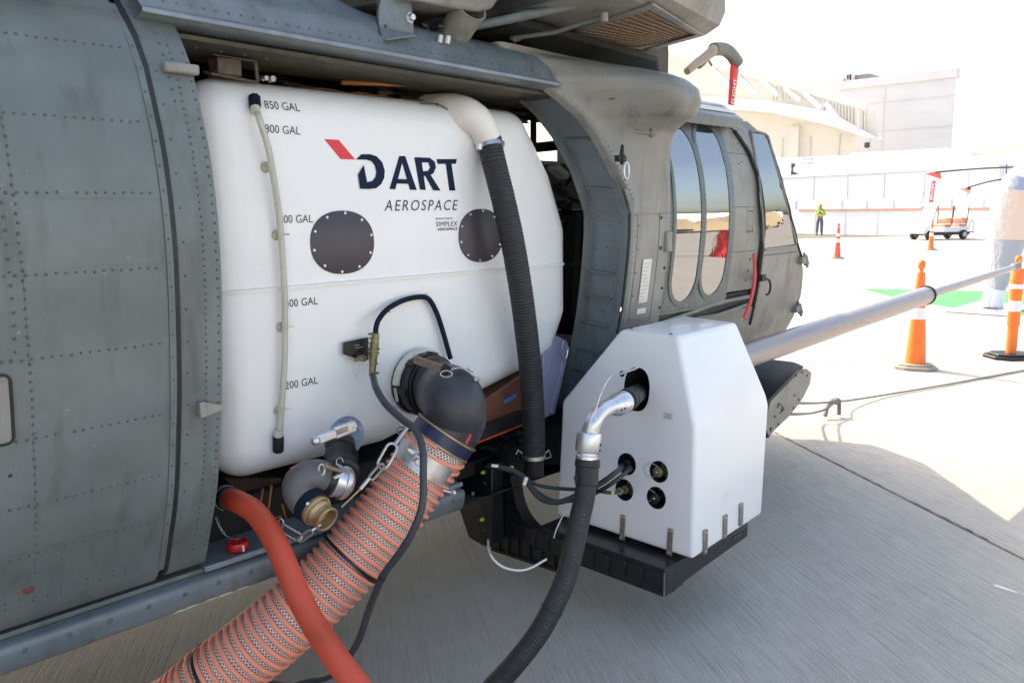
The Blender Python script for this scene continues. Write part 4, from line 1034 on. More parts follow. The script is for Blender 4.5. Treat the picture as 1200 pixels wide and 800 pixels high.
# socket + elbow body
ec = [Vector((fc.x, Y0-.02, fc.z)), Vector((fc.x+.002, Y0-.07, fc.z)), Vector((fc.x+.0, Y0-.12, fc.z-.003)), Vector((fc.x-.003, Y0-.175, fc.z-.02)), D3(534,470,2.72), D3(529,490,2.72), D3(522,507,2.72)]
ex = D3(517,516,2.71); nx_ = D3(490,556,2.7); ed = (nx_-ex).normalized()
ec = smooth_path([fc+Vector((0,-.03,0)), fc+Vector((.0,-.09,.0)), fc+Vector((.0,-.135,-.012)), D3(530,467,2.70), ex-ed*.085, ex-ed*.03, ex], .012)
n = len(ec); b = MB(); b.tube(ec, [.1 if i < n*.22 else (.1+.004*math.sin((i/n-.22)/.78*math.pi)) for i in range(n)], 40); eb = b.build('elbow', M['elbow'], suc, smooth=60)
b = MB(); b.lathe([(.100,.03),(.112,.034),(.113,.075),(.108,.082),(.1,.083)], fc, (0,-1,0), 40); b.lathe([(.1,.09),(.109,.092),(.109,.1),(.1,.102)], fc, (0,-1,0), 40); b.build('socket_collar', M['black'], eb)
for a in (20, 75, 130, 185, 240, 300):
    b = MB(); d = Vector((math.cos(R(a)), 0, math.sin(R(a)))); p = fc+Vector((0,-.055,0))+d*.112; b.bar(p+Vector((0,.02,0)), p+Vector((0,-.024,0)), .03, .014, up=d); b.build('collar_lug', M['black'], eb, bevel=.004)
b = MB(); b.bar(D3(486,421,2.66), D3(521,433,2.52), .012, .026); cl_ = b.build('cam_arm', M['armbrown'], eb, bevel=.003)
b = MB(); b.lathe([(.015,-.012),(.015,.012)], D3(522,433,2.52), (.2,-.6,1), 14); b.build('arm_pivot', M['black'], cl_)
b = MB(); c = D3(523,438,2.50); b.tube([c+_r*math.cos(a)*.018+_u*math.sin(a)*.01 for a in [i*math.pi/8 for i in range(17)]], .0022, 6, False); b.build('pull_ring', M['steel'], cl_)
b = MB(); b.tube(smooth_path([D3(524,434,2.55), D3(540,431,2.6), D3(552,438,2.63), D3(560,446,2.67)], .01), .003, 6); b.lathe([(.004,-.014),(.004,.014)], D3(551,433,2.6), (1,0,-.6), 8); b.lathe([(.007,-.008),(.007,.008)], D3(559,444,2.64), (1,-1,.6), 8); b.build('lanyard', M['steel'], cl_)
b = MB(); 
for h, r_ in ((-.034, .1135), (.012, .1115)): b.lathe([(r_-.004,h-.004),(r_,h-.003),(r_,h+.003),(r_-.004,h+.004)], ex, ed, 40)
b.build('band_clamp', M['brass'], eb)
b = MB(); b.lathe([(.1,-.030),(.1095,-.029),(.1085,.010),(.1,.012)], ex, ed, 40); b.build('navy_band', M['navy'], eb)
b = MB(); b.prism([D3(545,518,2.595), D3(551,508,2.6), D3(553,510,2.6), D3(547,521,2.595)], (-_f*.004)[:]); b.build('red_mark', M['redgloss'], eb)
# hose wall + helix
hp = [ex+ed*.01, D3(500,541,2.71), D3(478,572,2.69), D3(452,607,2.66), D3(420,644,2.63), D3(385,682,2.60), D3(345,719,2.575), D3(300,757,2.56), D3(250,795,2.55), D3(190,840,2.55)]
hp = lay_on(hp, .112, .9, 1.9)
hc = smooth_path(hp, .0018)
HR = .101
def hose_mat():
    m = bpy.data.materials.new('woven_hose_wall'); m.use_nodes = True; n = m.node_tree.nodes; l = m.node_tree.links; b = n['Principled BSDF']
    uv = n.new('ShaderNodeUVMap'); sp2 = n.new('ShaderNodeSeparateXYZ'); l.new(uv.outputs[0], sp2.inputs[0])
    def ma(op, a, b_=None):
        q = n.new('ShaderNodeMath'); q.operation = op
        for i, v in enumerate((a, b_)):
            if v is None: continue
            if isinstance(v, (int, float)): q.inputs[i].default_value = v
            else: l.new(v, q.inputs[i])
        return q.outputs[0]
    U, V = sp2.outputs[0], sp2.outputs[1]
    d1 = ma('ABSOLUTE', ma('SUBTRACT', ma('FRACT', ma('ADD', ma('MULTIPLY', U, 50), ma('MULTIPLY', V, 1/.0122))), .5))
    d2 = ma('ABSOLUTE', ma('SUBTRACT', ma('FRACT', ma('SUBTRACT', ma('MULTIPLY', U, 50), ma('MULTIPLY', V, 1/.0122))), .5))
    k = ma('GREATER_THAN', ma('MINIMUM', d1, d2), .2)
    mi = n.new('ShaderNodeMix'); mi.data_type = 'RGBA'; l.new(k, mi.inputs[0]); mi.inputs[6].default_value = (.82, .70, .62, 1); mi.inputs[7].default_value = (.045, .04, .045, 1)
    l.new(mi.outputs[2], b.inputs['Base Color']); b.inputs['Roughness'].default_value = .3; b.inputs['Coat Weight'].default_value = .4
    return m
fr = frames(hc); L_ = 0; b = MB(); seg = 40; rows = []; vv = []; 
sub = list(range(0, len(hc), 6))
for i in sub:
    c = hc[i]; a, e = fr[i]; rows.append([c+a*math.cos(2*math.pi*k/seg)*HR+e*math.sin(2*math.pi*k/seg)*HR for k in range(seg+1)])
b.grid(rows); wl = b.build('hose_wall', hose_mat(), suc, smooth=80)
uvl = wl.data.uv_layers.new(name='UVMap'); cum = [0]
for i in range(1, len(sub)): cum.append(cum[-1]+(hc[sub[i]]-hc[sub[i-1]]).length)
for lp_ in wl.data.loops:
    vi = lp_.vertex_index; uvl.data[lp_.index].uv = ((vi % (seg+1))/seg, cum[vi//(seg+1)])
# helix: one continuous moulded rib
pitch = .0285; tot = sum((hc[i+1]-hc[i]).length for i in range(len(hc)-1)); turns = tot/pitch; npt = int(turns*40); cuml = [0]
for i in range(1, len(hc)): cuml.append(cuml[-1]+(hc[i]-hc[i-1]).length)
hx = []; j = 0
for k in range(npt):
    s = tot*k/npt; 
    while j < len(cuml)-2 and cuml[j+1] < s: j += 1
    t = (s-cuml[j])/max(1e-9, cuml[j+1]-cuml[j]); c = hc[j].lerp(hc[j+1], t); a, e = fr[j]; th = 2*math.pi*s/pitch
    hx.append(c+(a*math.cos(th)+e*math.sin(th))*(HR+.004))
b = MB(); b.tube(hx, .0082, 9); b.build('helix_rib', M['orange'], suc, smooth=70)
# clamp plate and wing nut
def onhose(i): return hc[i], fr[i]
ic = min(range(len(hc)), key=lambda i: abs(cuml[i]-.075)); c = hc[ic]; dd = (hc[ic+5]-hc[ic-5]).normalized()
b = MB(); tocam = (CAM-c).normalized(); sd_ = dd.cross(tocam).normalized(); fwd = sd_.cross(dd)
rows = []
for k in range(15):
    a = R(-60+k*8.5+10); d = fwd*math.cos(a)*1 + sd_*math.sin(a)
    w0 = .026+.012*math.sin(k/14*math.pi); rows.append([c+d*(HR+.012)-dd*w0, c+d*(HR+.0135)-dd*w0, c+d*(HR+.0135)+dd*w0, c+d*(HR+.012)+dd*w0])
b.grid(rows, True); b.add(rows[0], [(0,1,2,3)]); b.add(rows[-1], [(0,1,2,3)]); cp = b.build('clamp_plate', M['steel'], suc)
b = MB(); b.lathe([(HR+.006,-.006),(HR+.0095,-.006),(HR+.0095,.006),(HR+.006,.006)], c+dd*.022, dd, 40); b.lathe([(HR+.006,-.006),(HR+.0095,-.006),(HR+.0095,.006),(HR+.006,.006)], c-dd*.022, dd, 40); b.build('clamp_band', M['steel'], suc)
b = MB(); q = D3(487,535,2.535); b.lathe([(.012,-.012),(.012,.012)], q, (.4,-.6,.6), 12); 
for s_ in (-1, 1):
    w_ = (_r*.5-_u*.8)*s_
    b.prism([q, q+w_*.018+_r*.016, q+w_*.036+_r*.002, q+w_*.034-_r*.014, q+w_*.014-_r*.012], (-_f*.006)[:])
b.build('wing_nut', M['steel'], cp, bevel=.003)
b = MB(); q = D3(525,576,2.6); b.lathe([(.005,-.02),(.005,.014),(.011,.014),(.011,.024)], q, (1,-.3,-.4), 8); b.build('clamp_bolt', M['steel'], cp)
# cable ties round the hose
for (px_, py_) in ((412,655),(262,787)):
    tgt = D3(px_, py_, 2.6); i = min(range(len(hc)), key=lambda k: (Vector(hc[k])-tgt).length); i = min(i, len(hc)-6); dd2 = (hc[i+5]-hc[i-5]).normalized()
    b = MB(); b.lathe([(HR+.004,-.005),(HR+.0135,-.005),(HR+.0135,.005),(HR+.004,.005)], hc[i], (dd2+Vector((.02,.0,.02))).normalized(), 40); b.build('cable_tie', M['black'], suc)

# ================================================================== RED HOSE
rh = thing('red_hose', at(262,585,d=2.42), 'smooth red rubber hose coming out under the tank and crossing the orange one', 'hose')
rc_ = smooth_path(lay_on([D3(262,582,2.55), D3(280,588,2.46), D3(300,601,2.40), D3(318,626,2.34), D3(334,660,2.28), D3(350,698,2.23), D3(370,735,2.18), D3(392,768,2.12), D3(425,812,2.06), D3(455,850,2.03)], .035, 1.2, -.6), .015)
b = MB(); b.tube(rc_, .0335, 26); b.build('hose_body', M['red'], rh, smooth=60)
b = MB(); b.lathe([(.03,-.06),(.037,-.055),(.0385,-.02),(.0385,.028),(.035,.032)], rc_[2], rc_[4]-rc_[0], 26); b.build('cuff', M['rubber'], rh)
b = MB(); b.lathe([(.0395,-.01),(.0395,-.005)], rc_[2], rc_[4]-rc_[0], 26); b.build('cuff_band', M['steel'], rh)

# red cap with chain on the step
cp_ = at(279,643,z=.578)
rcap = thing('screw_cap', cp_, 'small red screw cap lying on the door step beside the red hose', 'cap')
b = MB(); b.lathe([(.0,0),(.031,0),(.033,.003),(.033,.022),(.031,.026),(.026,.027),(.025,.022),(.0,.022)], cp_, (0,0,1), 28); b.build('cap_shell', M['redgloss'], rcap)
b = MB(); b.box((-.002,-.0345,.001),(.004,-.032,.021), Matrix.Translation(cp_)); b.build('cap_seam', M['wire'], rcap)
b = MB(); ch = smooth_path([at(253,606,y=.22), at(258,618,y=.215), at(266,628,y=.2), at(278,633,y=.16)], .004)
for i in range(0, len(ch)-2, 2):
    a = ch[i]; e = ch[i+2] if i+2 < len(ch) else ch[-1]; ax = (e-a).normalized(); s1_ = ax.orthogonal().normalized(); s2_ = ax.cross(s1_); s_ = s1_ if (i//2) % 2 else s2_; m_ = (a+e)/2
    b.tube([m_+ax*math.cos(t)*.0062+s_*math.sin(t)*.0035 for t in [k*math.pi/4 for k in range(9)]], .0009, 5, False)
b.build('chain', M['alu'], rcap)

# ================================================================== VALVE + SMALL ELBOW
val = thing('drain_valve', at(402,512,y=Y0), 'lever valve with grey elbow and open brass nozzle below the tank', 'valve')
vc = at(404,511,y=Y0+.004)
b = MB(); b.lathe([(.0,0),(.070,0),(.072,.004),(.072,.012),(.0,.012)], vc, (0,-1,0), 36); pl_ = b.build('mounting_plate', M['zinc'], val)
for a in (20, 70, 120, 165): 
    b = MB(); b.lathe([(.0,.02),(.008,.02),(.008,.012)], vc+Vector((math.cos(R(a))*.056,0,math.sin(R(a))*.056)), (0,-1,0), 6); b.build('bolt', M['alu'], pl_)
b = MB(); hA = D3(417,498,2.60); hB = D3(370,516,2.50)
b.bar(hA, hA.lerp(hB,.55), .014, .040); b.bar(hA.lerp(hB,.5), hB, .018, .030); b.lathe([(.0,-.014),(.012,-.012),(.016,0),(.012,.012),(.0,.014)], hB, (0,0,1), 16); lv = b.build('lever', M['alu'], val, bevel=.005)
b = MB(); q = hA.lerp(hB,.33)-_f*.0095; t_ = (hB-hA).normalized(); b.bar(q-t_*.022, q+t_*.022, .002, .018); b.build('lever_label', M['slotgrey'], lv)
b = MB(); q = hA.lerp(hB,.02)-_f*.008; b.bar(q-t_*.007, q+t_*.007, .013, .006, up=-_f); b.build('pivot_nut', M['steel'], lv)
b = MB(); c = D3(398,521,2.66); N=26; pts_ = []
for k in range(N*2): a = math.pi*2*k/(N*2); r_ = .052 if k % 2 else .046; pts_.append(c+_r*math.cos(a)*r_+_u*math.sin(a)*r_*.75)
b.prism(pts_, (_f*.02)[:]); b.build('notched_plate', M['black'], val)
b = MB(); va, vb = D3(400,534,2.66), D3(402,566,2.53)
b.lathe([(.04,-.02),(.052,-.01),(.056,.01),(.05,.03),(.05,.07),(.056,.08),(.056,.10),(.046,.11),(.0,.11)], va, vb-va, 30); b.build('valve_body', M['black'], val)
g0_, g1_ = D3(404,566,2.50), D3(378,559,2.46); gx_ = (g1_-g0_).normalized()
b = MB(); b.lathe([(.0,-.02),(.03,-.02),(.047,-.008),(.052,.0),(.052,.012),(.046,.014),(.046,.03),(.051,.032),(.051,.044),(.047,.046),(.0,.046)], g0_, gx_, 34); gcp = b.build('coupler', M['alu'], val)
b = MB(); b.lathe([(.045,.046),(.049,.048),(.049,.066),(.044,.068)], g0_, gx_, 30); b.build('coupler_gasket', M['black'], val)
b = MB(); b.bar(D3(383,546,2.41), D3(401,552,2.43), .015, .01); b.lathe([(.008,-.008),(.008,.008)], D3(383,546,2.41), _f, 12); b.build('cam_arm', M['armbrown'], gcp, bevel=.002)
b = MB(); b.bar(D3(391,560,2.41), D3(403,554,2.43), .012, .008); b.build('latch_tab', M['alu'], gcp, bevel=.002)
b = MB(); c = D3(377,550,2.41); b.tube([c+_r*math.cos(a)*.009+_u*math.sin(a)*.016 for a in [k*math.pi/8 for k in range(17)]], .003, 6, False); b.build('pull_ring', M['cream'], gcp)
b = MB(); c = D3(398,541,2.44); b.tube([c+_r*math.cos(a)*.010+_u*math.sin(a)*.013 for a in [k*math.pi/8 for k in range(15)]], .0015, 6, False); b.build('pin_ring', M['steel'], gcp)
el = smooth_path([g0_+gx_*.06, D3(372,557,2.45), D3(358,559,2.435), D3(350,569,2.425), D3(354,582,2.415), D3(363,592,2.41)], .008)
b = MB(); b.tube(el, [.046]*3+[.049]*(len(el)-3), 32); ge_ = b.build('grey_elbow', M['greyelbow'], val, smooth=60)
b = MB()
for k in range(4): q = D3(341+k*2.6,547.5-k*.1,2.385); b.bar(q-_r*.002, q+_r*.002, .004, .002)
b.build('red_print', M['redgloss'], ge_, kind='stuff')
nd = (D3(388,612,2.36)-D3(363,590,2.41)).normalized(); n0_ = D3(361,589,2.41)
b = MB(); b.lathe([(.048,.0),(.0525,.002),(.0525,.032),(.048,.034)], n0_, nd, 32); b.build('collar', M['navytop'], val)
b = MB(); b.dome(n0_+nd*.017-(_f*.9-_u*.3).normalized()*.0525, -_f, .006, .002, 10); b.build('collar_screw', M['alu'], val)
b = MB(); b.lathe([(.042,.032),(.048,.034),(.048,.044),(.043,.047),(.042,.056),(.034,.064),(.033,.076),(.038,.081),(.039,.090),(.036,.092),(.032,.090),(.029,.06),(.0,.05)], n0_, nd, 32); b.build('brass_nozzle', M['brass'], val)

# ================================================================== STEEL LANYARDS
def link_path(a, e, w_, n=8):
    a = Vector(a); e = Vector(e); ax = (e-a).normalized(); s_ = ax.cross(_f).normalized(); pts = []
    for k in range(n+1): t = -math.pi/2+math.pi*k/n; pts.append(e-ax*w_ + ax*math.cos(t)*w_ + s_*math.sin(t)*w_)
    for k in range(n+1): t = math.pi/2+math.pi*k/n; pts.append(a+ax*w_ + ax*math.cos(t)*w_ + s_*math.sin(t)*w_)
    pts.append(pts[0]); return pts
la = thing('steel_lanyard', D3(476,505,2.6), 'wire lanyard with long steel link running down from beside the dark elbow', 'lanyard')
b = MB(); b.tube([D3(478,500,2.585), D3(462,522,2.565)], .0065, 10); b.build('swage', M['steel'], la)
b = MB(); b.tube([D3(470,504,2.62)+_r*math.cos(a)*.014+_u*math.sin(a)*.012 for a in [k*math.pi/8 for k in range(17)]], .0035, 8, False); b.build('eye', M['slotgrey'], la)
b = MB(); b.tube(link_path(D3(462,520,2.56), D3(446,548,2.53), .017), .0045, 8, False); b.build('long_link', M['steel'], la)
b = MB(); b.tube(link_path(D3(449,544,2.52), D3(434,561,2.49), .008), .0045, 8, False); b.build('thimble', M['slotgrey'], la)
b = MB(); b.tube([D3(433,560,2.49), D3(422,573,2.47)], .006, 8); b.build('swage', M['steel'], la)
b = MB(); b.tube([D3(422,573,2.47), D3(400,594,2.42)], .003, 8); b.build('wire', M['brass'], la)
lb = thing('snap_link', D3(335,620,2.38), 'small bright snap link and wire at the foot of the brass nozzle', 'lanyard')
b = MB(); b.tube(link_path(D3(328,617,2.39), D3(353,631,2.37), .012), .0038, 8, False); b.build('snap', M['steel'], lb)
b = MB(); b.tube([D3(329,613,2.40)+_r*math.cos(a)*.008+_u*math.sin(a)*.014 for a in [k*math.pi/8 for k in range(17)]], .0025, 6, False); b.build('eye', M['steel'], lb)
b = MB(); b.tube(link_path(D3(350,633,2.37), D3(366,622,2.365), .008), .0035, 8, False); b.build('thimble', M['slotgrey'], lb)
b = MB(); b.tube([D3(366,621,2.365), D3(376,614,2.37)], .004, 8); b.build('swage', M['alu'], lb)

# ================================================================== BLACK CONTROL CABLE + CONNECTOR
cab = thing('control_cable', D3(437,410,2.7), 'black control cable with olive connectors looping over and in front of the orange hose', 'cable')
b = MB(); b.prism([at(403,402,y=.13), at(432,396,y=.13), at(432,422,y=.13), at(418,420,y=.13), at(403,415,y=.13)], (0,.006,0)); b.prism([at(403,402,y=.13), at(432,396,y=.13), at(432,396,y=.145), at(403,402,y=.145)], (0,0,.003)); br_ = b.build('bracket', M['black'], cab, bevel=.001)
b = MB(); b.bar(at(415,405,y=.129), at(421,404,y=.129), .0014, .001); b.bar(at(416,408,y=.129), at(426,406,y=.129), .0014, .001); b.build('print_line', M['labelw'], br_, kind='stuff')
kx = 437.5
b = MB(); b.tube([at(436,440,y=.09), at(437,425,y=.09), at(438,412,y=.09), at(440,392,y=.09)], [.011,.013,.016,.013], 14)
for y_, r_ in ((437,.017),(426,.014),(414,.019),(409,.021),(402,.016),(391,.019),(396,.015)): b.lathe([(r_-.003,-.003),(r_,-.002),(r_,.002),(r_-.003,.003)], at(438-(y_-410)*-.02, y_, y=.09), (.03,0,1), 18)
b.build('connector', M['olivebrass'], cab)
b = MB(); b.lathe([(.013,-.01),(.018,-.008),(.018,.004),(.012,.008)], at(424,419,y=.105), (.1,-.2,1), 16); b.lathe([(.006,-.03),(.006,.01)], at(424,419,y=.105), (1,0,.2), 8); b.build('dust_cap', M['olivebrass'], cab)
b = MB(); pp = [at(416,424,y=.1), at(415,432,y=.1), at(417,440,y=.1), at(419,434,y=.1), at(420,427,y=.1)]
for p in smooth_path(pp, .006): b.lathe([(.0,-.003),(.0028,0),(.0,.003)], p, (0,0,1), 6)
b.build('bead_chain', M['alu'], cab)
b = MB(); b.tube(smooth_path([at(440,390,y=.09), at(442,378,y=.10), at(452,364,y=.115), at(470,353,y=.125), at(490,348,y=.13), at(502,350,y=.13), at(511,365,y=.13), at(518,385,y=.13), at(528,420,y=.12)], .015), .0095, 12); b.build('upper_lead', M['navytop'], cab, smooth=60)
b = MB(); b.lathe([(.0105,-.004),(.0105,.004)], at(455.5,363,y=.12), (1,0,.55), 12); b.build('white_tie', M['wire'], cab)
b = MB(); b.lathe([(.013,-.001),(.013,.006),(.0,.008)], at(499,347,y=Y0), (0,-1,0), 14); b.build('wall_clip', M['cream'], cab)
b = MB(); cp2 = [at(437,440,y=.085), D3(441,455,2.62), D3(452,473,2.58), D3(470,490,2.54), D3(486,503,2.50), D3(495,524,2.44), D3(496,550,2.42), D3(495,590,2.40), D3(484,622,2.40), D3(468,648,2.42), D3(448,676,2.46), D3(432,715,2.52), D3(420,750,2.56), D3(402,777,2.62), D3(385,792,2.68), D3(355,800,2.72), D3(300,800,2.76)]
b.tube(smooth_path(lay_on(cp2[:-1], .012, .7, 2.2), .015), .0112, 14); b.build('cable_body', M['cable'], cab, smooth=60)
b = MB(); b.lathe([(.0125,-.005),(.0125,.005)], D3(448,676,2.46), D3(432,715,2.5)-D3(468,648,2.42), 12); b.bar(D3(448,676,2.45), D3(440,684,2.44), .004, .004); b.build('cable_tie', M['black'], cab)

# ================================================================== WHITE POD
pod = thing('pump_pod', (2.7, -.35, .35), 'white faceted box with four round black ports on a black tray beside the helicopter', 'pump pod')
def onaft(px, py_):
    d = ray(px, py_); t = (2.505+.083*(CAM.z-.331)-CAM.x)/(d.x-.083*d.z); return CAM+d*t
V = [(2.505,.02,.331),(2.505,-.653,.331),(3.10,-.622,.331),(3.10,.02,.331),
     tuple(onaft(658,470)),tuple(onaft(815,502)),(3.14,-.615,.818),(3.13,.02,.83),
     tuple(onaft(727,386)),tuple(onaft(795,394)),(3.035,-.51,1.152),(3.085,-.225,1.152)]
Fc = [(0,1,5,4),(4,5,9,8),(1,2,6,5),(5,6,10,9),(2,3,7,6),(6,7,11,10),(3,0,4,7),(7,4,8,11),(8,9,10,11),(3,2,1,0)]
me = bpy.data.meshes.new('pod_shell')
bm = bmesh.new(); bmesh.ops.convex_hull(bm, input=[bm.verts.new(v) for v in V])
# flatten near coplanar facets, then round the edges
bmesh.ops.dissolve_limit(bm, angle_limit=R(7), verts=bm.verts, edges=bm.edges)
ed_ = [e for e in bm.edges if len(e.link_faces) == 2 and e.calc_face_angle(0) > R(12)]
bmesh.ops.bevel(bm, geom=ed_, offset=.018, segments=5, profile=.5, affect='EDGES')
bm.to_mesh(me); bm.free(); me.materials.append(M['podwhite']); me.materials.append(M['void'])
psh = bpy.data.objects.new('pod_shell', me); COL.objects.link(psh)
# port recesses cut out of the shell
AN = Vector((-1, 0, .083)).normalized()
AY = Vector((0,-1,0)); AZ = Vector((.083,0,1)).normalized()
ports = [((734.5,543.5),.044),((772,552.5),.042),((731.5,573.7),.0435),((769,583),.0435)]
cut = MB()
def cutprism(c, ry, rz, dep, n=28, pw=2):
    pts = []
    for k in range(n):
        a = 2*math.pi*k/n; x = math.cos(a); z = math.sin(a); q = 1/((abs(x)**pw+abs(z)**pw)**(1/pw)); pts.append(c+AN*.03+AY*x*q*ry+AZ*z*q*rz)
    cut.prism(pts, -AN*(dep+.03))
for q_, r_ in ports: cutprism(onaft(*q_), r_, r_, .07)
bigc = onaft(746, 456)
cutprism(bigc, .060, .086, .16, 32, 2.4)
co = cut.build('cutter', M['void'], None, smooth=0)
bo = psh.modifiers.new('cut', 'BOOLEAN'); bo.operation = 'DIFFERENCE'; bo.solver = 'EXACT'; bo.object = co; bo.material_mode = 'TRANSFER'
bpy.context.view_layer.update(); ev = psh.evaluated_get(bpy.context.evaluated_depsgraph_get()); nm = bpy.data.meshes.new_from_object(ev)
psh.modifiers.clear(); psh.data = nm; bpy.data.objects.remove(co)
nm.polygons.foreach_set('use_smooth', [True]*len(nm.polygons)); nm.set_sharp_from_angle(angle=R(30))
psh.name = 'pod_shell'; psh.parent = pod; psh.matrix_parent_inverse = wm(pod).inverted()
# small details
b = MB(); b.lathe([(.0,.001),(.012,.001),(.012,-.004),(.0,-.004)], onaft(729,438)+AN*.0, AN, 14); b.build('small_port', M['void'], pod)
for q_ in ((740,384.5),(786,391)):
    b = MB(); b.dome(at(*q_, z=1.157), (0,0,1), .008, .002, 10); b.build('plug', M['void'], pod)
b = MB(); c = onaft(783,487); b.prism([c+AY*i*.024+AZ*j*.014+AN*.0005 for i, j in ((-1,-1),(1,-1),(1,1),(-1,1))], AN*.0012); lbp = b.build('data_plate', M['ductwhite'], pod)
b = MB()
for j in (-.008, -.002, .005): b.prism([c+AY*x+AZ*z+AN*.0018 for x, z in ((-.018,j),(.016,j),(.016,j+.002),(-.018,j+.002))], AN*.0003)
b.build('plate_print', M['slotgrey'], lbp)
for i, (u0, v0) in enumerate(((786,380),(793,379),(800,378),(807,377))):
    b = MB(); a = at(u0, v0, z=1.1572); e = at(u0+5, v0-.6, z=1.1572); b.bar(a, e, .006, .0006); b.build('top_marking', M['ductwhite'], pod)
for k, (q_, r_) in enumerate(ports):
    c = onaft(*q_); prt = MB(); 
    prt.lathe([(.0,-.06),(.030,-.06),(.030,-.052),(.018,-.05),(.018,-.03),(.0155,-.028),(.0155,-.012),(.017,-.011),(.017,-.002),(.012,.0),(.0,.0)], c, AN, 20)
    po = prt.build('port_connector', M['olivebrass'] if k in (1, 2) else M['black'], pod)
    for a in (45, 135, 225, 315):
        b = MB(); b.dome(c+AN*-.05+AY*math.cos(R(a))*.026+AZ*math.sin(R(a))*.026, AN, .0035, .003, 8); b.build('screw', M['alu'], po)
    if k in (1, 3):
        b = MB(); b.lathe([(.0,0),(.019,.0),(.0205,.003),(.0205,.012),(.014,.016),(.006,.017),(.0,.017)], c-AN*.002, AN, 18); cpx = b.build('port_cap', M['olivebrass'] if k == 1 else M['black'], po)
        b = MB(); b.dome(c+AN*.0155, AN, .005, .003, 8); b.build('cap_stud', M['alu'], cpx)
        w0 = c+AY*-.03; b = MB()
        if k == 1: b.tube(smooth_path([c+AZ*.02+AN*.005, c-AY*.03+AZ*.028+AN*.01, c-AY*.058+AZ*.01+AN*.012, c-AY*.055-AZ*.016+AN*.012, c-AY*.03-AZ*.025+AN*.01, c-AZ*.015+AN*.01], .008), .0012, 6)
        else: b.tube([c+AZ*.018+AN*.005, c-AY*.03+AZ*.028+AN*.004], .0015, 6); b.tube([c-AZ*.012+AN*.01, c-AY*.03-AZ*.018+AN*.006], .0015, 6)
        b.build('tether', M['alu'], po)
# latch straps
for q0, q1 in (((732,603),(728,632)), ((787,619),(784,650))):
    a = onaft(*q0); e = onaft(*q1); a.y = e.y = (a.y+e.y)/2; b = MB(); b.prism([a+AY*-.013+AN*.001, a+AY*.013+AN*.001, e+AY*.013+AN*.001, e+AY*-.013+AN*.001], AN*.004); s_ = b.build('latch_strap', M['slotgrey'], pod, bevel=.002)
    for p in (a+AY*.006-AZ*.008, a-AY*.006-AZ*.008, e+AZ*.012):
        bb = MB(); bb.dome(p+AN*.005, AN, .004, .0025, 8); bb.build('rivet', M['alu'], s_)
for q0, q1 in (((825,620),(824,648)), ((851,603),(849,630)), ((871,590),(870,616))):
    a = at(*q0, y=-.645); e = at(*q1, y=-.645); xm = (a.x+e.x)/2; ys_ = -.653+(xm-2.505)*.052-.004
    b = MB(); b.box((xm-.013, ys_-.004, e.z), (xm+.013, ys_+.008, a.z)); s_ = b.build('latch_strap', M['slotgrey'], pod, bevel=.002)
    bb = MB(); bb.dome((xm, ys_-.004, e.z+.012), (0,-1,0), .004, .0025, 8); bb.dome((xm, ys_-.004, a.z-.01), (0,-1,0), .004, .0025, 8); bb.build('rivet', M['alu'], s_)
# tray
TX = 2.40; TB = .205; TT = .314; TY = -.60
b = MB()
b.box((TX,TY,TT-.014),(3.02,.02,TT)); b.box((TX,TY,TB),(TX+.007,.05,TT-.014)); b.box((TX+.007,TY,TB),(TX+.06,TY+.007,TT-.014))
b.prism([(TX+.06,TY,TT-.014),(TX+.06,TY,TB),(TX+.12,TY,TB+.012),(TX+.22,TY,TB+.022),(3.02,TY,TB+.048),(3.02,TY,TT-.014)], (0,.007,0))
b.box((TX+.007,TY+.007,TB),(TX+.14,.02,TB+.006))
tray = b.build('tray', M['blackgloss'], pod, bevel=.002)
for y_ in [TY+.05+i*.078 for i in range(9)]:
    b = MB(); b.box((TX-.006, y_-.028, TB+.014),(TX+.0005, y_+.028, TT-.022)); b.build('tray_panel', M['black'], tray, bevel=.004)
b = MB(); b.box((2.90,TY-.0015,TT-.04),(2.96,TY+.001,TT-.03)); b.build('tray_slot', M['cable'], tray)
b = MB(); b.box((TX-.006, TY-.0025, TB+.004),(TX-.001, TY+.0015, TT-.012)); b.build('scuffed_edge', M['slotgrey'], tray)
# bracket: arched beam to the fuselage, mounting box, bolts
bra = thing('pod_bracket', (2.22, .1, .4), 'black arched bracket with yellow headed bolts joining the pod tray to the fuselage', 'bracket')
XB = 2.412
out2 = [(566,549),(598,556),(601,574),(605,592),(612,607),(622,619),(634,628),(648,634),(664,637),(664,672),(620,658),(576,643)]
b = MB(); b.prism([at(*q_, x=XB) for q_ in out2], (.012,0,0)); web = b.build('arched_web', M['black'], bra)
arc = smooth_path([at(*q_, x=XB-.012) for q_ in out2[1:9]], .015)
b = MB(); b.grid([[p, p+Vector((.06,0,0))] for p in arc]+[[p+Vector((.06,.0,-.006)), p+Vector((0,0,-.006))] for p in arc[::-1]]); b.build('arch_flange', M['black'], bra, smooth=60)
b = MB(); a = at(576,643,x=XB-.012); e = at(660,671,x=XB-.012); b.bar(a, e, .006, .012, up=Vector((0,0,1))); b.build('lower_flange', M['black'], bra)
for px in (583, 594, 606, 619, 633, 648):
    yt = max(560, 556+(px-566)*.2) if px < 600 else 600+(px-606)*1.0 if px < 620 else 622+(px-620)*.4
    b = MB(); b.bar(at(px, yt, x=XB-.006), at(px+1, 645+(px-576)*.32, x=XB-.006), .012, .006); b.build('web_rib', M['black'], bra)
for y_ in (583, 604, 622):
    b = MB(); b.bar(at(577,y_,x=XB-.006), at(min(607, 603+(y_-583)*.2),y_+8,x=XB-.006), .012, .006); b.build('web_rib', M['black'], bra)
b = MB(); P_ = [at(*q_, x=2.30) for q_ in ((537,541),(570,546),(572,640),(560,636),(549,629),(536,590))]
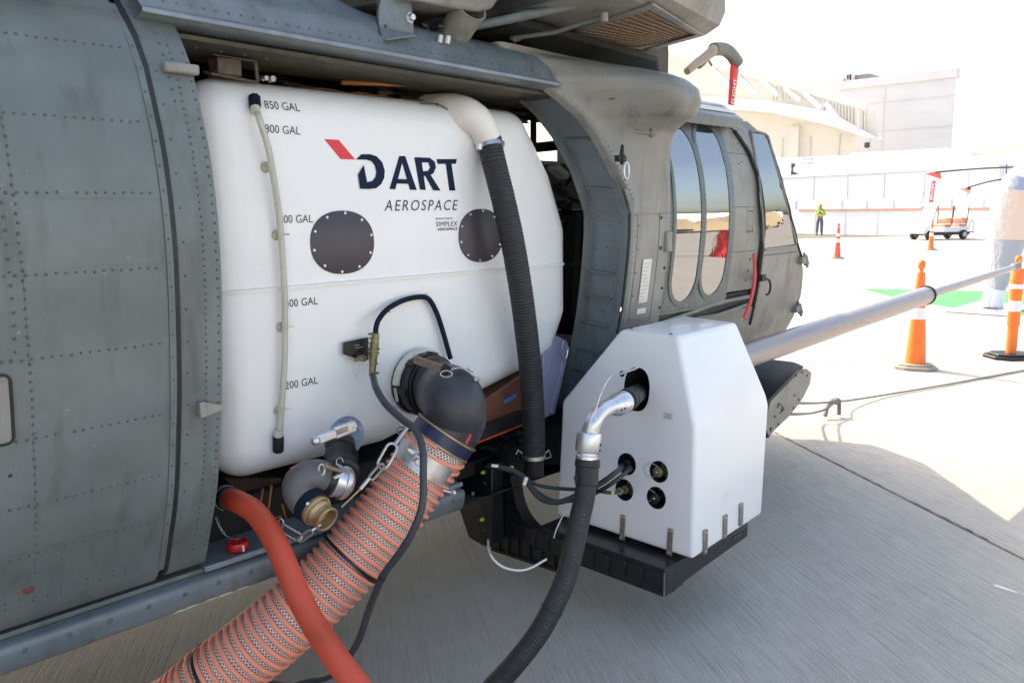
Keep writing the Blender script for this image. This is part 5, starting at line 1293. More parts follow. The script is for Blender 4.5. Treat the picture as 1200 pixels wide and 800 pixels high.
b.prism(P_, (.10,.0,0)); bx = b.build('mounting_box', M['black'], bra, bevel=.004)
b = MB(); b.prism([at(538,541,x=2.30), at(571,546,x=2.30), at(622,520,x=2.7), at(600,512,x=2.7)], (0,0,.006)); b.build('top_plate', M['blackgloss'], bra, bevel=.002)
b = MB(); b.prism([at(563,547,x=2.295), at(576,549,x=2.295), at(576,641,x=2.295), at(563,638,x=2.295)], (.008,0,0)); ang_ = b.build('angle_plate', M['blackgloss'], bra, bevel=.002)
for q_ in ((567,553),(566,608),(600.5,547.5)):
    b = MB(); b.lathe([(.0085,0),(.0085,.007),(.005,.008),(.005,.016),(.0,.016)], at(*q_, x=2.294), (-1,0,0), 6); b.build('yellow_bolt', M['ylw'], bra)
for q_ in ((567.5,566),(566,621)):
    b = MB(); b.dome(at(*q_, x=2.294), (-1,0,0), .007, .004, 10); b.build('bolt', M['cable'], bra)
b = MB(); b.prism([at(*q_, x=2.62) for q_ in ((572,546),(600,515),(640,500),(654,500),(656,545),(640,543),(600,556))], (.3,0,0)); b.build('shade_slab', M['void'], bra, bevel=.003)  # near-black slab; colour stands in for the shade behind the bracket

# ================================================================== GREY DISCHARGE HOSE
dis = thing('discharge_hose', D3(688,545,2.74), 'dark grey rubber hose with aluminium elbow plugged into the big port of the white box', 'hose')
bc = bigc
e0 = onaft(752,462)-AN*.06; e1 = onaft(738,468)+AN*.04
c0_ = D3(750,459,3.24); c1_ = D3(731,471,2.80); cx_ = (c1_-c0_).normalized(); cl0 = (c1_-c0_).length
b = MB(); b.lathe([(.0,.0),(.036,.0),(.036,cl0*.6),(.039,cl0*.62),(.039,cl0*.8),(.035,cl0*.82),(.035,cl0)], c0_, cx_, 26); blk = b.build('black_coupler', M['black'], dis)
for k in range(2):
    b = MB(); b.lathe([(.036,-.005),(.041,-.004),(.041,.004),(.036,.005)], c0_+cx_*cl0*(.72+.2*k), cx_, 26); b.build('coupler_ring', M['seal'], blk)
pth = smooth_path([D3(731,471,2.80), D3(722,474,2.76), D3(711,478,2.72), D3(701,485,2.68), D3(695,495,2.66), D3(692,506,2.66), D3(690,516,2.66)], .006)
b = MB(); n = len(pth); b.tube(pth, [.036 if i < n*.22 else (.033 if i < n*.3 else .0285) for i in range(n)], 28); ael = b.build('aluminium_elbow', M['alu'], dis, smooth=50)
b = MB(); b.lathe([(.033,-.004),(.039,-.003),(.040,.004),(.040,.044),(.038,.048),(.034,.05)], D3(731,471,2.80), D3(716,476,2.735)-D3(734,469.5,2.81), 28); 
b.build('elbow_socket', M['alu'], ael)
b = MB()
for q_ in ((728.5,480,2.665),(732.5,478.5,2.67)): b.dome(D3(*q_), -_f, .0035, .002, 8)
for q_ in ((704,521,2.6),(703,528,2.6)): b.dome(D3(*q_), -_f, .0035, .002, 8)
b.build('port_holes', M['void'], ael)
b = MB(); b.lathe([(.030,-.006),(.0395,-.004),(.041,.0),(.041,.055),(.039,.058),(.033,.062),(.033,.068),(.0365,.072),(.0365,.082),(.030,.086),(.030,.105)], D3(690.5,508,2.66), D3(687,545,2.66)-D3(691,505,2.66), 32); b.build('swivel', M['alu'], ael)
HR2 = .0345
hp2 = [D3(688.5,543,2.665), D3(687.5,560,2.66), D3(685,582,2.65), D3(679.5,607,2.64), D3(672.5,640,2.62), D3(663,677,2.60), D3(647,713,2.58), D3(630,743,2.57), D3(607,773,2.57), D3(582,800,2.58), D3(548,830,2.6)]
hh_ = smooth_path(lay_on(hp2, .036, 1.0, -.3), .012)
b = MB(); b.tube(hh_, HR2, 28); hb = b.build('hose_body', M['rubber'], dis, smooth=60)
b = MB(); b.lathe([(HR2,-.012),(.0400,-.01),(.0415,.0),(.0415,.012),(.0385,.016),(.0385,.07),(HR2,.074)], hh_[0]+Vector((0,0,.004)), hh_[3]-hh_[0], 28); b.build('hose_cuff', M['rubber'], hb)
b = MB(); i = min(range(len(hh_)), key=lambda k: abs((Vector(hh_[k])-D3(648,711,2.58)).length)); b.lathe([(HR2,-.003),(HR2+.0016,-.002),(HR2+.0016,.006),(HR2,.008)], hh_[i], hh_[i+2]-hh_[i-2], 28); b.build('hose_join', M['seal'], hb)
# printed characters along the hose
b2 = MB(); random.seed(4)
for i in range(6, len(hh_)-10):
    if random.random() < .35: continue
    c = hh_[i]; t = (hh_[i+1]-hh_[i-1]).normalized(); tc_ = (CAM-c); tc_ = (tc_-t*tc_.dot(t)).normalized(); sd2 = t.cross(tc_); dirn = (tc_*math.cos(-.25)+sd2*math.sin(-.25)); q = c+dirn*(HR2+.0006)
    s2 = t.cross(dirn)
    for k in range(2):
        o_ = (k-.5)*.008; b2.bar(q+s2*o_-t*.003, q+s2*o_+t*.003, .0016, .0006, up=dirn)
b2.build('faded_print', mat('faded_print', (.10,.12,.14), .6), hb, kind='stuff')
b = MB(); b.lathe([(.0,0),(.006,0),(.006,.012),(.0,.012)], D3(677,560,2.62), -_r, 8); b.lathe([(.008,0),(.008,.006)], D3(676,564,2.62), -_r, 8); b.build('clamp_screw', M['seal'], hb)
b = MB(); b.tube(smooth_path([onaft(733,436)+AN*.004, onaft(722,438)+AN*.012, D3(712,446,2.66), D3(704,462,2.62), D3(698,482,2.62), D3(697,492,2.62)], .01), .0022, 6); b.build('tether_wire', M['wire'], dis)
b = MB(); b.tube([onaft(728,438)+AN*.004, onaft(745,432)+AN*.002, onaft(748,430)+AN*.001], .0045, 6); b.build('tether_sleeve', M['wire'], dis)

# cables from the ports
pc = thing('port_cables', D3(690,575,2.7), 'bundle of thin black cables from the round ports across to the bracket', 'cable')
def cabl(pts, r_=.0085): 
    b = MB(); b.tube(smooth_path(pts, .012), r_, 10); return b.build('cable', M['rubber'], pc, smooth=60)
P1 = onaft(729,547)+AN*.0; P2 = onaft(738,549)+AN*.0; P3 = onaft(728,575)+AN*.01
cabl([P1, D3(722,553,2.78), D3(704,566,2.72), D3(680,578,2.76), D3(655,588,2.78), D3(634,584,2.78), D3(618,566,2.8), D3(605,553,2.82), D3(585,547,2.82)], .0095)
cabl([P2, D3(728,558,2.78), D3(706,573,2.74), D3(680,584,2.78), D3(650,587,2.8), D3(632,578,2.8), D3(620,568,2.82), D3(609,563,2.85), D3(600,561,2.88), D3(603,566,2.9), D3(614,566,2.86)], .0075)
cabl([P3, D3(716,577,2.74), D3(695,574,2.76), D3(670,573,2.8), D3(645,571,2.82), D3(625,566,2.82), D3(612,556,2.82), D3(596,549,2.84), D3(580,546,2.83)], .0065)
for (p, q, r_, m_) in ((P1, D3(722,553,2.78), .0125, 'cable'), (P2, D3(728,558,2.78), .0115, 'cable'), (P3, D3(716,577,2.74), .013, 'olivebrass')):
    b = MB(); b.lathe([(.0,-.04),(r_*1.1,-.04),(r_*1.2,-.02),(r_*1.2,0),(r_,.002),(r_,.03)], p, q-p, 16); b.build('backshell', M[m_], pc)
b = MB(); b.lathe([(.008,-.006),(.008,.006)], D3(717,577,2.735), D3(695,574,2.76)-D3(716,577,2.74), 12); b.build('yellow_band', M['ylw'], pc)
b = MB(); b.bar(D3(614,568,2.78), D3(617,559,2.78), .008, .01); b.build('white_tie', M['wire'], pc)
b = MB(); b.bar(D3(576,545,2.8), D3(584,546,2.8), .008, .008); b.build('white_tie', M['wire'], pc)
ww = thing('white_wire', D3(600,665,2.7), 'loose white wire looping on the concrete beneath the black bracket', 'wire')
g0 = at(572,632,x=2.3); b = MB(); b.tube(smooth_path([g0, D3(573,645,2.72), D3(580,657,2.72), D3(592,665,2.72), D3(608,668,2.74), D3(622,665,2.78), D3(640,655,2.86)], .01), .0042, 8); b.tube(smooth_path([D3(664,598,2.75), D3(658,607,2.78), D3(652,620,2.8), D3(649,630,2.85)], .01), .0022, 6); b.build('wire', M['wire'], ww, smooth=60)

# ================================================================== PITOT COVER + STREAMER on the nose
def quadstrip(b, pts, w_, axis):
    axis = Vector(axis).normalized(); b.grid([[p-axis*w/2, p+axis*w/2] for p, w in zip(pts, w_)])
pt = thing('pitot_cover', at(840,60,y=.2), 'tan and green fabric cover arched above the cockpit roof, holding a red streamer', 'probe cover')
T = lambda x, y_: at(x, y_, y=.12)
b = MB(); b.tube([T(805,84), T(817,74), T(828,66), T(840,56)], [.018,.022,.026,.03], 12); b.build('strut_cover', cloth('tan_cloth', (.42,.33,.24)), pt, smooth=70)
b = MB(); b.tube(smooth_path([T(836,58), T(848,58), T(857,64), T(864,74)], .02), [.03]*3+[.034]*4+[.036]*3 if 0 else .034, 14); b.build('hood', cloth('dusty_green_cloth', (.2,.21,.17)), pt, smooth=70)
b = MB(); b.tube([T(828,68), T(824,74), T(819,78)], .014, 8); b.tube([T(830,70), T(834,77)], .006, 6); b.build('tie_strap', cloth('green_strap', (.12,.2,.1)), pt)
c0, c1, c2 = T(861,75), T(859,98), T(856.5,123)
b = MB(); rows = []
for t in range(13):
    u = t/12; p = c0.lerp(c2, u); wdt = .088*(1-u)+.062*u; rows.append([p+Vector((-wdt*.5,.0,.0)), p+Vector((0,-.006*math.sin(u*5),0)), p+Vector((wdt*.5,0,0))])
b.grid(rows); st_ = b.build('red_streamer', mat('red_fabric', (.72,.035,.04), .6, var=.12, vscale=20), pt, smooth=60)
st_.modifiers.new('thick', 'SOLIDIFY').thickness = .002
def stf(u, v):
    p = c0.lerp(c2, 1-.02-.62*u); return p+Vector((.012-.035*v+.004, -.012, 0))
text_on('lettering', 'FLIGHT', M['labelw'], st_, stf, bold=.02)

# ================================================================== BACKGROUND
for k, c in dict(cream=(.76,.72,.64), creamd=(.71,.67,.59), pale=(.73,.70,.69), white=(.8,.8,.82), lavw=(.74,.745,.80), peach=(.7,.55,.38), stripe=(.62,.30,.22), joint=(.68,.65,.65)).items():
    M['b_'+k] = mat('backdrop_'+k, c, .7, var=.04, vscale=.4)
def onpx(px, py_, x): return at(px, py_, x=x)
# --- hangar with trussed gable
hg = thing('hangar', (84, 34, 0), 'large cream hangar with trussed gable roof edge behind the helicopter nose', 'hangar')
X = 84.0
top = [onpx(760,52,X), onpx(890,87,X), onpx(1014,122,X)]; low = [onpx(760,108,X), onpx(900,118,X), onpx(962,129,X), onpx(1019,160,X)]
yl = 70.0
b = MB(); gab = [onpx(760,60,X+4), onpx(890,94,X+4), onpx(1005,126,X+4)]
b.prism([Vector((X+4, yl, 0)), Vector((X+4, yl, 24)), gab[0], gab[1], gab[2], Vector((X+4, gab[2].y, 0))], (16,7,0)); b.build('wall', M['b_cream'], hg)
for k in range(12):
    y_ = 31.4+k*3.2; 
    b = MB(); b.box((X+3.86, y_, 0), (X+4.05, y_+.16, 9.2)); b.build('wall_seam', M['b_creamd'], hg) if k % 1 == 0 else None
b = MB(); b.box((X+3.5, 39.0, 0), (X+4.2, 40.0, 10.3)); b.build('column', M['b_cream'], hg)
b = MB(); b.prism([top[0], top[1], top[2], top[2]-Vector((0,0,.55)), top[1]-Vector((0,0,.6)), top[0]-Vector((0,0,.6))], (.8,0,0)); b.build('roof_edge', M['b_cream'], hg)
b = MB(); b.prism([low[0], low[1], low[2], low[3], low[3]-Vector((0,0,.15)), low[2]+Vector((0,0,-1.3)), low[1]+Vector((0,0,-1.2)), low[0]+Vector((0,0,-1.2))], (3.9,0,0)); b.build('door_header', M['b_white'], hg)
b = MB(); b.prism([top[0]-Vector((0,0,.6)), top[1]-Vector((0,0,.6)), top[2]-Vector((0,0,.5)), low[3], low[2], low[1], low[0]], (.2,0,0)); o = b.build('cladding', M['b_creamd'], hg); o.location = (2.2,0,0)
for k in range(30):
    px = 905+k*3.75; yt = 90.5+(px-890)*.279; yb = 118 if px < 962 else 129+(px-962)*.544
    b = MB(); b.bar(onpx(px, yt+5, X+2.1), onpx(px, yb-1, X+2.1), .12, .12); b.build('cladding_rib', M['b_cream'], hg)
for (a, c) in (((893,93),(911,111)), ((920,103),(937,117)), ((941,107),(963,127)), ((968,121),(982,139)), ((860,84),(884,108)), ((835,80),(858,104))):
    b = MB(); b.bar(onpx(*a, X+.4), onpx(*c, X+.4), .45, .5); b.build('truss_member', M['b_white'], hg)
for px in (914, 938, 1006):
    yt = 92+(px-890)*.279; yb = 118 if px < 962 else 129+(px-962)*.544
    b = MB(); b.bar(onpx(px, yt, X+.6), onpx(px, yb, X+.6), .3, .3); b.build('truss_post', M['b_creamd'], hg)
# --- pale block building with rooftop unit
bd = thing('block_building', (112, 40, 0), 'tall plain pale grey block building to the right of the hangar', 'building')
X2 = 112.0; tl = onpx(984, 96, X2); tr = onpx(1120, 104, X2)
b = MB(); b.prism([(X2,tr.y,0),(X2,tl.y,0),(X2+20,tl.y+6,0),(X2+20,tr.y+6.5,0)], (0,0,tl.z)); b.build('wall', M['b_pale'], bd)
b = MB(); b.box((X2-.25, tr.y-.1, tl.z-1.1), (X2+1, tl.y+.1, tl.z)); b.box((X2+.2,tr.y+14,tl.z),(X2+4,tr.y+20,tl.z+.5)); b.build('parapet', M['b_pale'], bd)
for zf in (.62, .82):
    b = MB(); b.box((X2-.06, tr.y, tl.z*zf), (X2+.02, tl.y, tl.z*zf+.12)); b.build('panel_joint', M['b_joint'], bd)
for yf in (.58,):
    yy = tr.y+(tl.y-tr.y)*yf; b = MB(); b.box((X2-.05, yy, 0), (X2+.02, yy+.1, tl.z)); b.build('panel_joint', M['b_joint'], bd)
ac = onpx(1001, 96, X2+3); r1 = onpx(1019, 86, X2+3)
b = MB(); b.box((X2+3, r1.y, tl.z), (X2+7, ac.y+1.5, r1.z)); u_ = b.build('rooftop_unit', M['slotgrey'], bd)
for yy in (993, 996, 999): 
    q = onpx(yy, 92, X2+2.8); b = MB(); b.box((X2+2.5, q.y-.3, tl.z), (X2+3, q.y+.3, tl.z+1.2)); b.build('fan_housing', M['b_creamd'], u_)
# --- long white chalet row, lower wall, terrace
W0_ = Vector((47.9, 21.5, 0)); W1_ = Vector((43.4, 4.0, 0)); wd_ = (W1_-W0_).normalized(); wn = Vector((wd_.y, -wd_.x, 0))
if wn.x > 0: wn = -wn
mt = lambda: Matrix(((wd_.x, -wn.x, 0, W0_.x), (wd_.y, -wn.y, 0, W0_.y), (0, 0, 1, 0), (0, 0, 0, 1)))
MT = mt()   # x along the wall, y away from the camera, z up
ch_ = thing('exhibition_chalet', W0_, 'long low white two storey exhibition chalet with thin orange stripe along its wall', 'building')
b = MB(); b.box((-30, 0, 0), (34, .3, 1.42), MT); b.build('lower_wall', M['b_lavw'], ch_)  # white wall tinted lavender: its shade is put into the colour
for k in range(30):
    b = MB(); b.box((-28+k*2.05, -.015, 0), (-27.97+k*2.05, .01, 1.40), MT); b.build('wall_joint', M['b_pale'], ch_)
for (a, c) in ((-20,-.3),(1.6,11.2),(11.8,17.5),(17.9,24),(24.4,33)):
    b = MB(); b.box((a, -.05, 1.36), (c, -.001, 1.46), MT); b.build('stripe', M['b_stripe'], ch_)
b = MB(); b.box((-30, .1, 1.42), (34, .2, 2.0), MT); b.build('skirting', M['b_white'], ch_)
for k in range(38):
    b = MB(); b.box((-28+k*1.6, .02, 1.42), (-27.5+k*1.6, .12, 1.98-.06*(k % 2)), MT); b.build('skirting_post', M['b_pale'] if k % 3 == 0 else M['b_white'], ch_)
b = MB(); b.box((-30, 2.2, 0), (12, 10, 3.5), MT); b.build('front_wall', M['b_white'], ch_)
for k in range(17):
    b = MB(); b.box((-28+k*2.4, 2.16, 2.0), (-27.95+k*2.4, 2.21, 3.45), MT); b.build('wall_joint', M['b_lavw'], ch_)
b = MB(); b.box((-30, 2.1, 3.45), (12, 10, 3.6), MT); b.build('terrace_deck', M['b_white'], ch_)
random.seed(9)
for k in range(28):
    x = -26+k*1.3+random.uniform(-.3,.3); h = random.uniform(.5, 1.0)
    b = MB(); b.box((x, 3, 3.6), (x+random.uniform(.3,1.0), 3.6, 3.6+h), MT); b.build('terrace_furniture', random.choice([M['b_white'], M['b_lavw'], M['b_pale'], M['b_white']]), ch_)
b = MB(); b.box((-30, 2.3, 4.35), (12, 2.34, 4.4), MT); b.build('terrace_rail', M['b_pale'], ch_)
for k in range(20):
    b = MB(); b.box((-28+k*2, 2.3, 3.6), (-27.95+k*2, 2.34, 4.38), MT); b.build('rail_post', M['b_pale'], ch_)
c2_ = thing('upper_chalet', W0_+Vector((14,0,0)), 'row of white hospitality blocks stacked behind the long white chalet', 'building')
for nm_, px0, px1, pt_, pb, xx, mm in (('block', 905, 937, 186, 240, 60, 'b_lavw'), ('block', 937, 984, 185, 240, 62, 'b_white'), ('block', 984, 996, 183, 240, 61, 'b_lavw'), ('block', 996, 1106, 180, 240, 64, 'b_white'), ('block', 1025, 1110, 193, 240, 57, 'b_white')):
    a = onpx(px0, pt_, xx); c = onpx(px1, pb, xx); b = MB(); b.box((xx, c.y, 0), (xx+12, a.y, a.z)); q = b.build(nm_, M[mm], c2_, bevel=.05)
    n_ = max(1, int((a.y-c.y)/3))
    for k in range(1, n_):
        yy = c.y+(a.y-c.y)*k/n_; b = MB(); b.box((xx-.04, yy, 0), (xx+.01, yy+.07, a.z-.1)); b.build('panel_joint', M['b_pale'], q)
# small right-hand buildings
gb_ = thing('green_windowed_kiosk', at(1155,245,x=70), 'cream kiosk with green windows behind the golf cart', 'kiosk')
a = onpx(1134,206,70); c = onpx(1190,240,70); b = MB(); b.box((70, c.y, 0), (76, a.y, a.z)); b.build('wall', M['b_peach'], gb_)
for q0, q1, mm in (((1138,217),(1168,232),'g'),):
    a = onpx(*q0, 69.9); c = onpx(*q1, 69.9); b = MB(); b.box((69.85, c.y, c.z), (70.0, a.y, a.z)); w_ = b.build('window', mat('green_glass', (.28,.5,.3), .3), gb_)
    for k in range(1, 4): b = MB(); yy = c.y+(a.y-c.y)*k/4; b.box((69.8, yy-.05, c.z), (69.86, yy+.05, a.z)); b.build('mullion', M['b_peach'], w_)
b = MB(); a = onpx(1136,235,69.5); c = onpx(1168,239,69.5); b.box((69.3, c.y, c.z), (69.9, a.y, a.z)); b.build('hedge_box', mat('dark_green', (.05,.16,.09), .7), gb_)
tn = thing('white_gable_tent', at(1190,245,x=62), 'white gable roofed tent at the right edge behind the wrapped upright', 'tent')
b = MB(); rf0, rf1 = onpx(1172,188,62), onpx(1240,176,62); b.prism([rf0, onpx(1188,181,62), onpx(1203,176,62), onpx(1260,174,62), onpx(1260,188,62)], (6,0,0)); b.build('roof', M['b_white'], tn)
b = MB(); b.box((62.3, rf0.y-12, 0), (67, rf0.y-.2, rf0.z)); b.build('wall', M['b_white'], tn)
b = MB(); b.bar(onpx(1172,189,61.9), onpx(1260,189,61.9), .15); b.build('eave', M['b_creamd'], tn)
sm = thing('rooftop_mast', onpx(928.5,200,60), 'tiny dark antenna on the white blocks left of the person', 'antenna')
b = MB(); q = onpx(928.5,197,60); b.lathe([(.05,-.6),(.3,-.55),(.32,-.35),(.08,-.3),(.06,.0),(.2,.1),(.22,.3),(.1,.35)], q, (0,0,1), 10); b.bar(q+Vector((0,-.9,-.45)), q+Vector((0,.9,-.45)), .06); b.build('antenna', M['cable'], sm)
sm2 = thing('wall_lamp', onpx(1016,170,80), 'tiny dark lamp on the pale wall below the hangar roof corner', 'lamp')
b = MB(); b.lathe([(.0,-.3),(.25,-.2),(.25,.2),(.0,.3)], onpx(1016,170,80), (0,0,1), 10); b.build('lamp_body', M['cable'], sm2)
bs = thing('balcony_screen', (60,30,0), 'low white canvas screen below the rooftop blocks', 'screen')
b = MB(); b.box((0, 4.2, 3.6), (14, 4.4, 4.2), MT); b.build('canvas', M['b_white'], bs)

# --- person in hi-vis vest
def skinned(name, verts, edges, radii, m, parent, sub=2, rx=None):
    me = bpy.data.meshes.new(name); me.from_pydata([tuple(v) for v in verts], edges, []); o = bpy.data.objects.new(name, me); COL.objects.link(o)
    sk_ = o.modifiers.new('skin', 'SKIN'); sk_.use_smooth_shade = True
    for i, r_ in enumerate(radii): me.skin_vertices[0].data[i].radius = (r_, r_) if not isinstance(r_, tuple) else r_
    me.skin_vertices[0].data[0].use_root = True
    o.modifiers.new('sub', 'SUBSURF').render_levels = sub; me.materials.append(m); o.parent = parent; return o

per = thing('person', at(960,275.5,z=0), 'person in yellow vest and cap and grey trousers standing before the white wall', 'person', rz=R(114))
PV = [(0,0,.95),(0,0,1.15),(0,0,1.38),(0,.01,1.50),(0,.015,1.60),(0,.02,1.68),
      (-.10,0,.90),(-.11,.01,.50),(-.12,-.02,.09),(-.13,.12,.04),(.10,0,.90),(.12,.02,.50),(.14,0,.09),(.15,.14,.04),
      (-.19,0,1.40),(-.27,.02,1.14),(-.10,.24,1.20),(-.02,.28,1.24),(.19,0,1.40),(.26,.03,1.14),(.12,.24,1.22),(.04,.29,1.26)]
PE = [(0,1),(1,2),(2,3),(3,4),(4,5),(0,6),(6,7),(7,8),(8,9),(0,10),(10,11),(11,12),(12,13),(2,14),(14,15),(15,16),(16,17),(2,18),(18,19),(19,20),(20,21)]
PR = [.13,.13,.14,.055,.085,.09,.085,.058,.042,.04,.085,.058,.042,.04,.06,.045,.035,.035,.06,.045,.035,.035]
body = skinned('body', PV, PE, PR, mat('skin_tone', (.42,.22,.14), .6), per)
tr_ = skinned('trousers', [PV[i] for i in (0,6,7,8,10,11,12)]+[(0,0,1.02)], [(0,1),(1,2),(2,3),(0,4),(4,5),(5,6),(0,7)], [.15,.105,.085,.07,.105,.085,.07,.145], cloth('grey_trousers', (.13,.15,.19)), per)
ve = skinned('vest', [(0,0,1.0),(0,0,1.2),(0,0,1.36),(-.15,0,1.42),(.15,0,1.42),(0,.01,1.44)], [(0,1),(1,2),(2,3),(2,4),(2,5)], [.165,.165,.17,.085,.085,.08], cloth('hi_vis', (.55,.95,.04)), per)
sl1 = skinned('sleeves', [(-.19,0,1.40),(-.27,.02,1.15),(-.12,.22,1.2),(0,0,1.38),(.19,0,1.40),(.26,.03,1.15),(.13,.22,1.22)], [(3,0),(0,1),(1,2),(3,4),(4,5),(5,6)], [.068,.055,.045,.08,.068,.055,.045], cloth('vest_sleeves', (.45,.62,.12)), per)
b = MB(); b.lathe([(.0,.14),(.07,.12),(.11,.06),(.115,.0),(.11,-.01)], (0,.01,1.665), (0,0,1), 16); b.box((-.07,.08,1.655),(.07,.18,1.67)); b.build('cap', cloth('yellow_cap', (.85,.6,.05)), per, world=False)
b = MB(); b.bar((-.17,.04,1.05),(.17,.04,1.05),.02,.05); b.lathe([(.168,-.025),(.168,.025)], (0,0,1.1), (0,0,1), 20); b.build('reflective_band', M['labelw'], per, world=False)
for s_ in (-1, 1):
    b = MB(); x = s_*.135; b.box((x-.05,-.07,.0),(x+.05,.2,.09)); b.build('shoe', M['black'], per, world=False, bevel=.03)
b = MB(); b.box((-.03,.29,1.22),(.05,.31,1.34)); b.build('phone', M['black'], per, world=False)

# --- golf cart
gc_ = at(1100,280.5,z=0)
cart = thing('golf_cart', gc_, 'white six seat golf cart with tan seats parked in front of the white wall', 'golf cart')
MC = {'w': mat('cart_white', (.78,.78,.78), .3, coat=.3), 'k': mat('cart_black', (.02,.02,.022), .5), 't': mat('cart_tan', (.55,.25,.16), .5), 'h': mat('hub', (.45,.45,.45), .3, .6)}
def cb(name, lo, hi, m, parent=None, bevel=.03):
    b = MB(); b.box(lo, hi); return b.build(name, MC[m], parent or cart, world=False, bevel=bevel)
# local +x is the front
b = MB(); b.prism([(1.75,-.55,.35),(1.8,-.55,.55),(1.55,-.55,.78),(1.15,-.55,.85),(1.05,-.55,.35)], (0,1.1,0)); bo_ = b.build('front_cowl', MC['w'], cart, world=False, bevel=.06, seg=3)
cb('side_panel', (-.95,-.58,.42), (.25,.58,.72), 'w'); cb('rear_body', (-1.75,-.58,.48), (-.9,.58,.74), 'w', bevel=.08); cb('floor', (-1.7,-.59,.26), (1.4,.59,.43), 'k')
for xs in (.15, -.95):
    s_ = cb('seat', (xs-.5,-.52,.72), (xs,.52,.86), 't', bevel=.05); cb('seat_back', (xs-.62,-.5,.9), (xs-.5,.5,1.22), 't', bevel=.05)
cb('rear_seat', (-1.55,-.5,.76), (-1.1,.5,.86), 't'); cb('rear_platform', (-2.15,-.5,.36), (-1.7,.5,.42), 'k')
for y_ in (-.5,.5):
    for pa, pb in (((1.2,y_,.85),(.75,y_,1.9)), ((-.35,y_,.8),(-.4,y_,1.9)), ((-1.5,y_,.8),(-1.6,y_,1.9))): b = MB(); b.bar(pa, pb, .03); b.build('roof_post', MC['k'], cart, world=False)
    b = MB(); b.tube(smooth_path([(-1.7,y_*.9,.7),(-1.95,y_*.9,1.05),(-2.05,y_*.9,1.0),(-2.1,y_*.9,.42)], .1), .018, 8); b.build('grab_rail', MC['k'], cart, world=False)
cb('roof', (-1.85,-.6,1.9), (.95,.6,1.97), 'w')
b = MB(); b.prism([(1.18,-.48,.88),(.78,-.48,1.86),(.78,.48,1.86),(1.18,.48,.88)], (.012,0,0)); b.build('windshield', mat('clear_screen', (.8,.85,.85), .05, alpha=.25), cart, world=False)
b = MB(); b.tube([(.95,-.3,.85),(.75,-.3,1.05)], .02, 8); b.tube([Vector((.72,-.3,1.08))+Vector((math.sin(a)*.06, math.cos(a)*.17, math.sin(a)*.15)) for a in [k*math.pi/8 for k in range(17)]], .015, 6, False); b.build('steering_wheel', MC['k'], cart, world=False)
for x in (1.3,-1.25):
    for y_ in (-.5,.5):
        b = MB(); b.lathe([(.0,-.11),(.16,-.11),(.24,-.1),(.27,-.06),(.27,.06),(.24,.1),(.16,.11),(.0,.11)], (x,y_*1.08,.27), (0,1,0), 20); wq = b.build('wheel', MC['k'], cart, world=False)
        b = MB(); b.lathe([(.0,-.12),(.13,-.118),(.15,-.108),(.15,.108),(.13,.118),(.0,.12)], (x,y_*1.08,.27), (0,1,0), 16); b.build('rim', MC['h'], wq, world=False)
for y_ in (-.35,.35): b = MB(); b.lathe([(.0,.02),(.06,.015),(.07,0)], (1.76,y_,.58), (1,0,.4), 12); b.build('headlight', MC['h'], cart, world=False)
vdir = Vector((-_r0.x, -_r0.y)); cart.rotation_euler.z = math.atan2(vdir.y, vdir.x)+R(20); cart.scale = (.82,.82,.82)

# --- traffic cones
MO = [mat('cone_orange', (.9,.19,.03), .5, var=.06, vscale=9), mat('cone_red_orange', (.88,.10,.07), .5, var=.06, vscale=9)]
MW = mat('reflective_white', (.8,.78,.78), .4, var=.05, vscale=30)
def cone(o_label, loc, mo, base_m, lean=0, rz=0, posty=False):
    t = thing('traffic_cone' if not posty else 'channelizer_post', (0,0,0), o_label, 'traffic cone', None)
    if not posty:
        pr_ = lambda z: .098-(z-.05)*.066
        hexp = [(-.19,-.1),(-.12,-.19),(.12,-.19),(.19,-.1),(.19,.1),(.12,.19),(-.12,.19),(-.19,.1)]
    else:
        pr_ = lambda z: .052+.008*(z > .35)+.004*(z > .7) ; hexp = [(-.25,-.1),(-.15,-.2),(.15,-.2),(.25,-.1),(.25,.1),(.15,.2),(-.15,.2),(-.25,.1)]
    b = MB(); b.prism([(x, y_, 0) for x, y_ in hexp], (0,0,.035)); b.prism([(x*.8, y_*.8, .035) for x, y_ in hexp], (0,0,.02)); bs_ = b.build('rubber_base', base_m, t, world=False, bevel=.008)
    zs_ = [.05,.34,.35,.60,.70,.71,.93]; b = MB()
    if posty: b.lathe([(pr_(z), z) for z in (.05,.30,.335,.36,.6,.66,.71,.8,.93)]+[(.05,.95),(.028,.96)], (0,0,0), (0,0,1), 28)
    else: b.lathe([(pr_(z), z) for z in (.05,.2,.35,.5,.65,.8,.95)]+[(.034,.965),(.02,.97)], (0,0,0), (0,0,1), 28)
    b.build('cone_body', mo, t, world=False, smooth=50)
    b = MB(); b.lathe([(.016,.95),(.016,.985),(.028,1.0),(.036,1.03),(.033,1.065),(.016,1.085),(.0,1.088)], (0,0,0), (0,0,1), 16); b.build('top_grip', mo, t, world=False, smooth=60)
    for z0, z1 in (((.55,.655),(.42,.0)) if False else ((.50,.615),(.69,.79))):
        b = MB(); b.lathe([(pr_(z0)-.001,z0-.0),(pr_(z0)+.002,z0+.002),(pr_(z1)+.002,z1-.002),(pr_(z1)-.001,z1)], (0,0,0), (0,0,1), 28); b.build('reflective_band', MW, t, world=False, smooth=30)
    t.location = loc; t.rotation_euler = (0, lean, rz); return t
baseg = mat('cone_base_grey', (.36,.31,.25), .7, var=.2, vscale=9)
cone('nearest orange cone with pale rubber base, right behind the refuelling boom', at(1072,431,z=0), MO[0], baseg, 0, R(20))
cone('red-orange cone standing alone nearest the helicopter door, before the person', at(981,303,z=0), MO[1], baseg, 0, .3)
